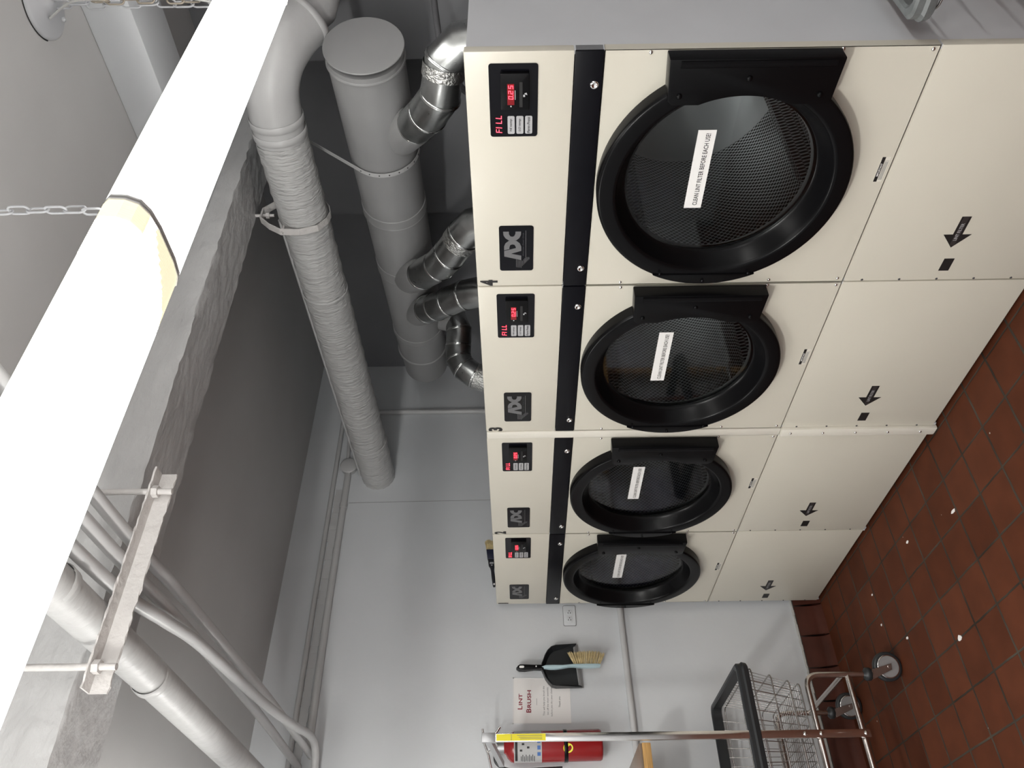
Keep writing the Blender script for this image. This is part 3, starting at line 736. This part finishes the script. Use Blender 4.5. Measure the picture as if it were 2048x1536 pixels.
# insulated pipe A
def lag():
    t = thing('insulated_pipe', (.905, 2.0, 2.48), 'long grey lagged pipe running to the back wall, with near elbow', 'pipe')
    r = .104; n = 90; pts, rs = [], []
    for i in range(n + 1):
        q = i / n; y = .80 + (3.262 - .80) * q; pts.append((.905, y, 2.614 - .042 * q)); rs.append(r * (1 + random.uniform(-.010, .010)))
    mb = MB().tube(pts, rs, 48)
    # lumpy cloth surface
    for i, v in enumerate(mb.v):
        j = i % 48; k = i // 48
        s = .0022 * math.sin(j * .9 + k * 1.7) + .0015 * math.sin(j * 2.3 - k * .8) + random.uniform(-.0012, .0012)
        c = Vector(pts[min(k, n)]); d = (Vector(v) - c).normalized(); mb.v[i] = tuple(Vector(v) + d * s)
    mb.build('pipe_lagging', LAGP, t)
    el = smooth([(.905, .80, 2.614), (.905, .70, 2.614), (.918, .60, 2.606), (.955, .51, 2.575), (1.02, .450, 2.525), (1.085, .420, 2.475)], 6)
    MB().tube(el, [r - .002] * len(el), 48).build('elbow', PIPEP, t)
    for y in (.70, .755):
        MB().tube([(.905, y, 2.614), (.905, y + .003, 2.614), (.905, y + .028, 2.614), (.905, y + .031, 2.614)], [r, r + .003, r + .003, r], 48, cap=False).build('band', PIPEP, t)
    for y in (1.62, 2.60, 2.86):
        q = (y - .8) / 2.46; z = 2.614 - .042 * q
        MB().tube([(.905, y, z), (.905, y + .003, z), (.905, y + .012, z), (.905, y + .016, z)], [r, r + .004, r + .003, r], 48, cap=False).build('seam_band', LAGP, t)
    e = Vector(el[-1]); d = (e - Vector(el[-3])).normalized()
    MB().tube([e - d * .005, e + d * .0, e + d * .02, e + d * .022], [r, r + .006, r + .006, .07], 40).build('flange', PIPEP, t)
    MB().tube([e + d * .02, e + d * .08, (1.35, .36, 2.42), (1.52, .36, 2.42)], [.075, .078, .078, .078], 32).build('outlet_pipe', PIPEP, t)
    return t
lag()
MB_side = MB().tube([(.905 + .012, 1.22, 2.603 + .119), (.905 + .012, 3.25, 2.571 + .119)], .010, 10)
tag(MB_side.build('thin_pipe', PIPEP), 'thin grey pipe running along the upper side of the lagged pipe', 'pipe')
def hanger():
    y, z, r = 1.185, 2.607, .112; x = .905
    t = thing('pipe_hanger', (x, y, z - r), 'grey clevis hanger with rod and nut holding the lagged pipe', 'pipe hanger')
    F = frame((x, y, z), (1, 0, 0), (0, 0, 1))
    pth = [(-.03, .178), (.03, .178), (.075, .135), (.112, .08), (.116, 0), (.09, -.075), (.04, -.108), (0, -.116), (-.04, -.108), (-.09, -.075), (-.116, 0), (-.112, .08), (-.075, .135)]
    k = len(pth); mb = MB(); vs = []
    for u, v in pth:
        s = 1.03
        vs += [F(u, v, -.016), F(u, v, .016), F(u * s, v * s + .002, .016), F(u * s, v * s + .002, -.016)]
    mb.add(vs, [(i * 4 + j, i * 4 + (j + 1) % 4, ((i + 1) % k) * 4 + (j + 1) % 4, ((i + 1) % k) * 4 + j) for i in range(k) for j in range(4)])
    mb.build('clevis', ANGLEP, t)
    MB().tube([F(0, .13, 0), F(0, .225, 0)], .0065, 10).build('rod', ANGLEP, t)
    MB().tube([F(0, .150, 0), F(0, .165, 0)], .014, 6, smooth=False).build('nut', ANGLEP, t)
    MB().tube([F(-.13, .075, 0), F(.13, .075, 0)], .006, 8).build('cross_bolt', ANGLEP, t)
hanger()
tag(MB().tube(smooth([(1.60, .20, 2.05), (1.254, .349, 1.995), (.915, .504, 1.934), (.80, .60, 1.80), (.74, .62, 1.55)]), .0125, 12).build('gas_pipe', mat('dark grey pipe', (.10, .10, .105), .4)), 'dark thin pipe slanting behind dryer 4', 'pipe')

# ------------------------------------------------------------------ trapeze hanger and pipes top left
def trapeze():
    t = thing('pipe_trapeze', (-.93, .935, 2.655), 'pale angle iron hung on two threaded rods under the girder', 'pipe support')
    mb = MB(); x0, x1 = -1.240, -.630
    n = 40; vs = []
    sec = [(.868, 2.700), (.868, 2.7045), (.913, 2.7045), (.913, 2.657), (.9085, 2.657), (.9085, 2.700)]
    for i in range(n + 1):
        x = x0 + (x1 - x0) * i / n; sk = 0
        for j, (y, z) in enumerate(sec): vs.append((x, y + sk + (random.uniform(-.003, .003) if j in (0, 1) else 0), z + (random.uniform(-.0025, .0025) if j in (3, 4) else 0)))
    k = len(sec)
    mb.add(vs, [(i * k + j, i * k + (j + 1) % k, (i + 1) * k + (j + 1) % k, (i + 1) * k + j) for i in range(n) for j in range(k)] + [list(range(k)), [n * k + j for j in range(k)][::-1]])
    mb.build('angle_iron', ANGLEP, t)
    for x, y in ((-.700, .888), (-1.185, .888)):
        MB().tube([(x, y, 2.645), (x, y, 2.80), (x, y, ZC)], .0085, 12).build('threaded_rod', ANGLEP, t)
        MB().tube([(x, y, 2.683), (x, y, 2.699)], .017, 6, smooth=False).build('nut', ANGLEP, t)
trapeze()
rc = .0185
PA = smooth([(-.86, -1.2, 2.735), (-.845, .3, 2.728), (-.838, .90, 2.7235), (-.80, 1.35, 2.738), (-.775, 1.9, 2.746), (-.762, 2.4, 2.746), (-.76, 3.0, 2.744), (-.765, 3.252, 2.742)])
PB_ = smooth([(-.935, -1.2, 2.735), (-.918, .3, 2.727), (-.905, .90, 2.7235), (-.868, 1.35, 2.742), (-.848, 1.83, 2.752), (-.822, 2.5, 2.778), (-.815, 3.0, 2.795), (-.815, 3.252, 2.801)])
PCc = smooth([(-1.03, -1.2, 2.735), (-.998, .3, 2.728), (-.975, .90, 2.7235), (-.938, 1.2, 2.709), (-.905, 1.463, 2.699), (-.849, 2.154, 2.699), (-.789, 2.67, 2.699), (-.745, 2.95, 2.700), (-.745, 3.10, 2.700), (-.80, 3.175, 2.700), (-.90, 3.20, 2.700), (-.945, 3.225, 2.70), (-.955, 3.256, 2.70)], 10)
for P, lb in ((PA, 'thin grey conduit on the angle iron, nearest the lagged pipe'), (PB_, 'thin grey conduit lying between two others on the angle iron'), (PCc, 'thin grey conduit that bends left at the back wall')):
    o = MB().tube(P, rc, 16).build('conduit', PIPEP); tag(o, lb, 'conduit', 'conduits on the angle iron')
PBig = [(-1.09, -1.2, 2.760), (-1.062, .87, 2.757), (-1.056, 1.5, 2.757), (-1.06, 3.252, 2.755)]
t = thing('insulated_pipe', (-1.08, 1.0, 2.70), 'grey lagged pipe crossing the far end of the angle iron', 'pipe')
MB().tube(smooth(PBig), .051, 32).build('pipe_lagging', LAG2, t)
for y in (.70, 1.30): MB().tube([(-1.06, y, 2.757), (-1.06, y + .004, 2.757), (-1.06, y + .03, 2.757), (-1.06, y + .034, 2.757)], [.051, .054, .054, .051], 32, cap=False).build('band', LAG2, t)

# ------------------------------------------------------------------ back wall services
o = MB().tube([(1.60, YB - .014, 2.852), (.0, YB - .014, 2.850), (-1.6, YB - .014, 2.843)], .0145, 14).build('conduit', PIPEP); tag(o, 'upper of two long conduits high on the back wall', 'conduit', 'back wall conduits')
o = MB().tube([(.94, YB - .018, 2.766), (.0, YB - .018, 2.766), (-.735, YB - .018, 2.758)], .020, 14).build('conduit', PIPEP); tag(o, 'lower of two long conduits high on the back wall, starting at the round box', 'conduit', 'back wall conduits')
MB().tube([(.66, YB - .018, 2.766), (.69, YB - .018, 2.766)], .024, 14).build('coupling', PIPEP, o)
t = thing('junction_box', (.965, YB - .02, 2.70), 'round grey junction box beside the end of the lagged pipe', 'junction box')
MB().lathe([(YB, .052), (YB - .030, .052), (YB - .034, .056), (YB - .038, .056), (YB - .042, .048), (YB - .043, 0)], (.965, 0, 2.765), 'y', 36).build('box', PIPEP, t)
MB().tube([(1.0, YB - .012, 2.78), (1.3, YB - .012, 2.80)], .012, 10).build('knockout', PIPEP, t)
o = MB().tube([(1.409, YB - .018, 1.0), (1.409, YB - .018, 2.85)], .018, 16).build('conduit', PIPEP); tag(o, 'upright conduit on the back wall behind the dryers', 'conduit', 'back wall conduits')
o = MB().tube([(.10, YB - .017, 1.1215), (-.68, YB - .017, 1.111), (-1.6, YB - .017, 1.10)], .0165, 16).build('conduit', PIPEP); tag(o, 'low level conduit running left from dryer 1 to the wooden table', 'conduit', 'back wall conduits')
b = MB()
for i in range(40):
    x = .80 - i * .04; b.box(x - .045, x, YB - .004 - random.random() * .004, YB, 2.788 + random.uniform(-.004, .004), 2.832 + random.uniform(-.004, .004))
b.build('paint_ridge', PIPEP, bpy.data.objects['wall_back'])
b = MB(); b.tube([(.7073, YB - .0005, 2.74), (.712, YB - .0005, 2.3), (.7158, YB - .0005, 1.85)], .0012, 6); b.build('crack', mat('crack line', (.22, .22, .22), .8), bpy.data.objects['wall_back'])
# outlet
t = thing('wall_outlet', (-.05, YB, 1.37), 'grey painted double socket outlet beside the end of dryer 1', 'outlet')
F = frame((-.0475, YB, 1.405), (1, 0, 0), (0, 0, 1))
MB().prism(F, rrect(-.060, .060, -.0375, .0355, .009), 0, .002).build('shadow_outline', INKG, t)  # dark outline standing in for the shadow gap round the plate
MB().prism(F, rrect(-.0575, .0575, -.035, .033, .008), .001, .007).build('plate', WALL, t, bevel=.002)
for u in (-.0245, .016):
    MB().prism(F, rrect(u - .0165, u + .0165, -.017, .017, .012), .007, .0105).build('socket', WALL, t, bevel=.001)
    mb = MB()
    for v in (-.0065, .0065): mb.prism(F, rrect(u - .0075, u + .0015, v - .0016, v + .0016, .001), .0105, .0109)
    mb.prism(F, rrect(u + .006, u + .0115, -.0028, .0028, .0025), .0105, .0109); mb.build('slot', HOLE, t)
# sign
t = thing('paper_sign', (-.512, YB, 1.42), 'white laminated LINT BRUSH sign with dark red title taped to the wall', 'sign')
o_ = Vector((-.6282, YB, 1.4265)); F = frame(o_, (.9998, 0, -.018), (.012, 0, .9999)); w, h = .236, .303
MB().prism(F, [(0, 0), (w, 0), (w, h), (0, h)], .0005, .0018).build('sheet', WHITEP, t)
mb = MB()
for a in ((0, h - .006, w, h), (0, 0, .004, h), (w - .004, 0, w, h)): mb.prism(F, [(a[0], a[1]), (a[2], a[1]), (a[2], a[3]), (a[0], a[3])], .0018, .0024)
mb.build('laminate_edge', LAM, t)
mb = MB(); text(mb, 'L', F, .072, .089, .252, .276, bold=.02, d0=.0026); text(mb, 'INT', F, .094, .152, .252, .271, bold=.02, d0=.0026); mb.build('title_lettering', INKR, t); mb = MB()
text(mb, 'B', F, .056, .077, .206, .231, bold=.02, d0=.0026); text(mb, 'RUSH', F, .0805, .170, .206, .2265, bold=.02, d0=.0026)
mb.build('title_lettering', INKR, t)
mb = MB(); mb.prism(F, [(.094, .176), (.128, .176), (.128, .1775), (.094, .1775)], .002, .0026); mb.build('printed_rule', INKG, t)
for (x0_, x1_, v), s in zip(((.041, .192, .1325), (.046, .186, .1125), (.038, .192, .0925)), ('This will help you brush the', 'lint off the dryer assembly', 'before you dry your clothes.')): mb = MB(); text(mb, s, F, x0_, x1_, v, v + .0115, d0=.0026); mb.build('body_lettering', INKG, t)
mb = MB(); text(mb, 'Thank you.', F, .083, .140, .051, .062, bold=.012, d0=.0026); mb.build('body_lettering', INKG, t)

# dustpan
def dustpan():
    t = thing('dustpan', (-.345, YB - .03, 1.34), 'black dustpan hung by its handle on the back wall', 'dustpan')
    Q = frame((-.347, YB - .012, 1.56), (.9996, 0, -.03), (-.008, 0, 1))      # u right, v up, d out of the wall
    # pan outline (u, v): shoulders at top, open lip below
    sh = [(-.012, .012), (-.030, .004), (-.060, -.008), (-.082, -.024), (-.100, -.042), (-.106, -.065), (-.106, -.205), (.128, -.178), (.112, -.065), (.104, -.040), (.085, -.020), (.060, -.006), (.030, .005), (.012, .012)]
    MB().prism(Q, sh, 0, .004).build('pan', PANM, t)
    mb = MB(); wall = sh[7:] + sh[:7]; k = len(wall)
    inn = lambda p: (p[0] * .86, (p[1] + .09) * .86 - .095)
    vs = []
    for i, p in enumerate(wall):
        tpr = max(.25, min(1, (p[1] + .23) / .16)); q = inn(p)
        vs += [Q(*p, 0), Q(*p, .042 * tpr + .004), Q(p[0] * .965, (p[1] + .09) * .965 - .09, .042 * tpr + .004), Q(*q, .004)]
    mb.add(vs, [(i * 4 + j, i * 4 + j + 1, (i + 1) * 4 + j + 1, (i + 1) * 4 + j) for i in range(k - 1) for j in range(3)])
    mb.build('rim', PANM, t)
    mb = MB(); vs = [Q(-.106, -.212, 0), Q(.128, -.186, 0), Q(.122, -.166, .010), Q(-.103, -.192, .010), Q(.120, -.160, .0045), Q(-.101, -.186, .0045)]
    mb.add(vs, [(0, 1, 2, 3), (3, 2, 4, 5)]); mb.build('lip', PANE, t)
    hp = [(-.014, .012), (-.012, .05), (-.018, .10), (-.017, .13), (-.008, .146), (.004, .146), (.012, .13), (.013, .10), (.012, .05), (.014, .012)]
    MB().prism(Q, hp, .004, .022).build('handle', PANM, t, bevel=.004)
    mb = MB(); mb.prism(Q, rrect(-.009, .004, .108, .132, .006), .0222, .0228); mb.build('hanging_hole', LABELW, t)
dustpan()
def hand_brush():
    t = thing('hand_brush', (-.335, YB - .085, 1.23), 'hand brush with black grip, aqua back and tan bristles hung over the dustpan', 'brush')
    Q = frame((-.3585, 3.175, 1.56), (.9996, 0, -.01), (-.012, 0, 1))
    gp = [(-.010, .0), (-.013, .05), (-.016, .105), (-.010, .134), (-.003, .141), (.006, .139), (.013, .128), (.013, .10), (.010, .05), (.009, 0)]
    MB().prism(Q, gp, -.012, .008).build('grip', BLACK, t, bevel=.005)
    MB().prism(Q, rrect(-.007, .005, .104, .130, .006), .0082, .0088).build('hanging_hole', LABELW, t)
    MB().prism(Q, rrect(-.0035, .0035, .038, .044, .001), .0082, .0086).build('grip_mark', LABELW, t)
    nk = [(-.002, .014), (-.009, .0), (-.015, -.03), (-.016, -.06), (-.012, -.095), (-.006, -.13), (-.006, -.155), (-.012, -.20), (-.013, -.25), (-.010, -.298), (.004, -.300), (.007, -.29), (.008, -.20), (.008, -.15), (.004, -.10), (.006, -.05), (.006, -.01)]
    MB().prism(Q, nk, -.014, .010).build('back', AQUA, t, bevel=.004)
    mb = MB()
    for i in range(15):
        v = -.165 - i * .0092
        for k in range(22):
            a = random.uniform(0, 6.28); q = random.uniform(0, .0035); du, dd = q * math.cos(a), q * math.sin(a)
            fan = (i - 7) / 7.0
            L_ = .064 + .006 * math.cos(fan * 1.2) + random.uniform(-.008, .002) - (.006 if i > 12 else 0)
            tip = (.006 + L_, v + du - fan * .026 + random.uniform(-.006, .006) + (.004 if i < 2 else 0), dd * 4 + random.uniform(-.012, .012) - .002)
            mb.tube([Q(.006, v + du, dd - .002), Q(.006 + L_ * .5, (v + du + tip[1]) / 2 + .0, (dd + tip[2]) / 2), Q(*tip)], [.0011, .0012, .0007], 4, cap=False)
    mb.build('bristles', BRIST, t)
hand_brush()

# fire extinguisher
def extinguisher():
    t = thing('fire_extinguisher', (-.757, 3.155, 1.285), 'red fire extinguisher strapped to the back wall behind the cart pole', 'fire extinguisher')
    ang = -.022; c = Vector((-.754, 3.160, 1.2865)); up = Vector((-.018, 0, 1)).normalized(); r = .0725
    P = lambda h: c + up * h
    body = [(0, .055), (.004, .068), (.012, r), (.43, r), (.452, .066), (.468, .05), (.476, .032), (.486, .026), (.50, .024)]
    MB().tube([P(h) for h, _ in body], [q for _, q in body], 48).build('cylinder', RED, t)
    def wrap(mb, h0, h1, a0, a1, dr=.0006, n=20):
        vs = []
        for h in (h0, h1):
            for i in range(n + 1):
                a = R(a0 + (a1 - a0) * i / n); vs.append(P(h) + Vector((math.cos(a), math.sin(a), 0)) * (r + dr))
        mb.add(vs, [(i, i + 1, n + 2 + i, n + 1 + i) for i in range(n)], True)
    mb = MB(); wrap(mb, .30, .435, 180, 345); lb = mb.build('instruction_label', EXTL, t)
    mb = MB(); wrap(mb, .418, .430, 200, 300, .0012)
    for k in range(9): wrap(mb, .335 + .008 * k, .338 + .008 * k, 195 + 2 * (k % 3), 222 + 6 * (k % 2), .0012)
    for k, (h, a) in enumerate(((.395, 240), (.385, 262), (.36, 250), (.40, 275), (.372, 280), (.352, 272))): wrap(mb, h, h + .012, a, a + 7, .0012, 4)
    mb.build('label_print', INK, lb)
    mb = MB()
    for a in (222, 245, 268): wrap(mb, .306, .322, a, a + 14, .0012, 6)
    mb.build('label_pictogram', BLUE, lb)
    mb = MB(); n = 20
    vs = []
    for i in range(n):
        q = 2 * PI * i / n; h = .172 + .024 * math.cos(q); a = R(247) + (.022 / r) * math.sin(q); vs.append(P(h) + Vector((math.cos(a), math.sin(a), 0)) * (r + .0012))
    mb.add(vs, [list(range(n))]); mb.build('round_sticker', YEL, t)
    MB().tube([P(.172), P(.173), P(.190), P(.191)], [r, r + .0025, r + .0025, r], 48, cap=False).build('strap', BLACK, t)
    MB().tube([P(.478), P(.52)], .027, 24).build('collar', ALU, t)
    MB().tube([P(.515), P(.56)], .016, 16).build('valve', CHROME, t)
    d = Vector((1, -.15, 0)).normalized()
    def lever(pts, nm): 
        mb = MB(); mb.tube([P(h) + d * u for u, h in pts], .014, 8, flat=(1, .45)); mb.build(nm, CHROME, t)
    lever([(-.10, .545), (-.03, .562), (.03, .585), (.088, .592)], 'lever'); lever([(-.02, .54), (.03, .545), (.06, .53), (.095, .505)], 'carry_handle')
    MB().tube([P(.548) + d * .01 + Vector((0, -.02, 0)), P(.548) + d * .01 + Vector((0, .02, 0))], .006, 10).build('pin', CHROME, t)
    MB().tube([P(.53) + Vector((0, -.012, 0)), P(.53) + Vector((0, -.034, 0))], .015, 20).build('gauge', CHROME, t)
    MB().tube(smooth([P(.53) - d * .02, P(.52) - d * .07, P(.45) - d * .10, P(.3) - d * .10, P(.2) - d * .098]), .008, 12).build('hose', RUBBER, t)
    MB().box(c.x - .05, c.x + .05, 3.232, YB, 1.46, 1.70).build('bracket', BLACK, t)
extinguisher()

# wooden counter
t = thing('wooden_table', (-1.25, 2.98, 1.15), 'brown topped wooden table edge standing left of the extinguisher', 'table')
x1, y0 = -.858, 2.75; zt = 1.163
MB().box(-1.75, x1 - .002, y0 + .002, YB - .04, zt - .012, zt).build('table_top', WOODT, t, bevel=.002)
MB().box(-1.75, x1, y0, y0 + .022, zt - .052, zt - .0125).build('edge_board', WOODE, t, bevel=.004)
MB().box(x1 - .022, x1, y0 + .022, YB - .04, zt - .052, zt - .0125).build('edge_board', WOODE, t, bevel=.004)
for x in (-1.70, -1.30): MB().box(x, x + .05, YB - .09, YB - .035, 0, zt - .012).build('leg', WOODE, t, bevel=.003)

# ------------------------------------------------------------------ laundry cart
def cart(origin, label, bump_m, pole, name='laundry_cart'):
    x1, y0 = origin                       # right-hand near corner of the rim
    Lx, Ly, zr = .66, .62, .735; x0, y1 = x1 - Lx, y0 + Ly
    t = thing(name, ((x0 + x1) / 2, (y0 + y1) / 2, 0), label, 'cart', 'wire laundry carts')
    # rubber bumper rim
    def loop(ins, z, rc_=.035): 
        return [(x, y, z) for x, y in rrect(x0 + ins, x1 - ins, y0 + ins, y1 - ins, rc_, 5)]
    mb = MB(); secs = [(0, zr - .048), (-.003, zr - .030), (.002, zr - .022), (.002, zr - .006), (.008, zr), (.020, zr), (.026, zr - .006), (.026, zr - .045), (.018, zr - .052), (.004, zr - .052)]
    L_ = [loop(i, z) for i, z in secs]; k, n = len(secs), len(L_[0]); vs = [p for l in L_ for p in l]
    mb.add(vs, [(i * n + j, i * n + (j + 1) % n, ((i + 1) % k) * n + (j + 1) % n, ((i + 1) % k) * n + j) for i in range(k) for j in range(n)])
    mb.build('bumper_rim', bump_m, t)
    # basket: tapers downwards
    zb = .452
    def at(z, extra=0): return .012 + (zr - .03 - z) / (zr - .03 - zb) * .060 + extra
    rings = MB()
    for z in (zr - .03, .668, .580, .500, .452):
        i = at(z); rings.tube([(x, y, z) for x, y in rrect(x0 + i, x1 - i, y0 + i, y1 - i, .03, 5)], .0032, 8, closed=True)
    rings.build('hoop_wire', WIREM, t)['label'] = 'heavier horizontal basket hoops'
    wr = .0017
    ix = at(zb); count = 0
    nx, ny = 14, 17
    for i in range(1, nx):
        q = i / nx; xa = x0 + .03 + (Lx - .06) * q; xb = x0 + ix + .01 + (Lx - 2 * ix - .02) * q
        MB().tube([(xa, y0 + .012, zr - .02), (xb, y0 + ix, zb), (xb, y1 - ix, zb), (xa, y1 - .012, zr - .02)], wr, 6).build('wire', WIREM, t)
    for i in range(1, ny):
        q = i / ny; ya = y0 + .03 + (Ly - .06) * q; yb_ = y0 + ix + .01 + (Ly - 2 * ix - .02) * q
        MB().tube([(x0 + .012, ya, zr - .02), (x0 + ix, yb_, zb), (x1 - ix, yb_, zb), (x1 - .012, ya, zr - .02)], wr, 6).build('wire', WIREM, t)
    fx0, fx1, fy0, fy1 = x0 + .055, x1 - .055, y0 + .035, y1 - .055
    rt = .0125
    for y in (fy0, fy1):
        pts = rounded([(fx1, y, .175), (fx1, y, .432), (fx0, y, .432), (fx0, y, .175)], .06)
        MB().tube(pts, rt, 16).build('bent_frame_tube', TUBEM, t)
        MB().tube([(fx0, y, .245), (fx1, y, .245)], rt * .92, 14).build('lower_rail', TUBEM, t)
    for x in (fx0, fx1): MB().tube([(x, fy0, .262), (x, fy1, .262)], rt * .9, 14).build('end_rail', TUBEM, t)
    for x, y in ((fx0, fy0), (fx1, fy0), (fx0, fy1), (fx1, fy1)):
        MB().lathe([(.140, .024), (.145, .028), (.163, .028), (.170, .018), (.175, .013)], (x, y, 0), 'z', 24).build('leg_collar', RUBBER, t)
        wx, wy = x + .022, y; ca = .9; dx, dy = math.cos(ca), math.sin(ca)
        ax_ = Vector((math.cos(.25), -math.sin(.25) , 0)); ax_ = Vector((-.30, -.95, 0)).normalized(); fd = Vector((.95, -.30, 0)).normalized()
        c = Vector((x, y, .0625)) + fd * .030
        w = MB(); rw = .0625
        w.tube([c + ax_ * q for q in (-.014, -.013, -.009, .009, .013, .014)], [rw - .008, rw - .003, rw, rw, rw - .003, rw - .008], 40); wh = w.build('wheel', RUBBER, t)
        MB().tube([c - ax_ * .0155, c - ax_ * .015, c + ax_ * .015, c + ax_ * .0155], [.044, .047, .047, .044], 36).build('hub', WHEELW, wh)
        MB().tube([c + ax_ * .0150, c + ax_ * .0170, c + ax_ * .0172], [.049, .049, .045], 36, cap=False).build('hub_ring', CHROME, wh)
        MB().tube([c - ax_ * .026, c + ax_ * .026], .007, 12).build('axle', CHROME, wh)
        fk = MB()
        for s in (-1, 1):
            o = c + ax_ * (.021 * s); b0 = Vector((x, y, .138)) + ax_ * (.021 * s)
            e = fd * .018; th = ax_ * .0025
            vs = [b0 - e * 1.1 - th, b0 + e * 1.1 - th, o + e * .7 - th - Vector((0, 0, .010)), o - e * .7 - th - Vector((0, 0, .010))]; vs += [v + th * 2 for v in vs]
            fk.add(vs, [(0, 1, 2, 3), (7, 6, 5, 4), (0, 4, 5, 1), (1, 5, 6, 2), (2, 6, 7, 3), (3, 7, 4, 0)])
        b0 = Vector((x, y, .136)); fk.obox(b0 - ax_ * .0235 - fd * .02, ax_ * .047, fd * .04, Vector((0, 0, .006)))
        fk.build('caster_fork', TUBEM, t)
    if pole:
        px, py = (x0 + x1) / 2 + .022, y0 + .034
        MB().box(px - .0165, px + .0165, py - .028, py - .014, .225, 1.850).build('pole', CHROME, t, bevel=.003)
        for zz in (.245, .432, .50): MB().lathe([(py - .028, .009), (py - .031, .008), (py - .033, .004), (py - .0335, 0)], (px, 0, zz), 'y', 14).build('bolt', CHROME, t)
        MB().box(px - .019, px + .019, py - .031, py - .011, 1.795, 1.853).build('pole_head', ALU, t, bevel=.002)
        MB().obox((px - .012, py - .012, 1.815), (-.010, .36, -.05), (.024, 0, 0), (0, 0, .022)).build('hanging_bar', ALU, t)
        lb = MB().box(px - .014, px + .013, py - .0288, py - .0280, 1.585, 1.792).build('pole_label', YEL, t)
        F = frame((px, py - .0288, 0), (1, 0, 0), (0, 0, 1)); mb = MB()
        for q in (-.008, -.002, .005): mb.prism(F, [(q, 1.60), (q + .0016, 1.60), (q + .0016, 1.70 + q), (q, 1.70 + q)], .0002, .0006)
        mb.prism(F, [(-.013, 1.728), (.012, 1.728), (.012, 1.7295), (-.013, 1.7295)], .0002, .0006); mb.build('label_print', INKG, lb)
    return t
cart((-.590, 2.50), 'wire laundry cart with black bumper rim and tall chrome pole by the back wall', RUBBER, True)
cart((.655, -.668), 'wire laundry cart with worn grey bumper beside the grey side of dryer 4', RUBG, False)

# ------------------------------------------------------------------ litter on the tiles
for i, (x, y, s) in enumerate(((-.313, 1.7076, .020), (-.229, 2.106, .011), (-.543, 2.386, .010), (-.704, 1.994, .018), (-.255, 2.575, .008), (-.402, 2.58, .008))):
    k = 7; pts = [(x + s * (.35 if i == 0 else .7) * math.cos(2 * PI * j / k) * random.uniform(.6, 1.1), y + s * math.sin(2 * PI * j / k) * random.uniform(.6, 1.1)) for j in range(k)]
    o = MB().prism(FX, pts, .0002, .0022).build('paper_scrap', WHITEP)
    tag(o, ['long white scrap nearest the lower panel of dryer 2', 'small white scrap near the middle of the open tiles', 'white scrap on the tiles toward the cart wheel', 'curled white scrap lying on a grout line', 'white speck close to the foot of dryer 1', 'white speck nearest the back wall tiles'][i], 'scrap', 'white scraps on the floor')
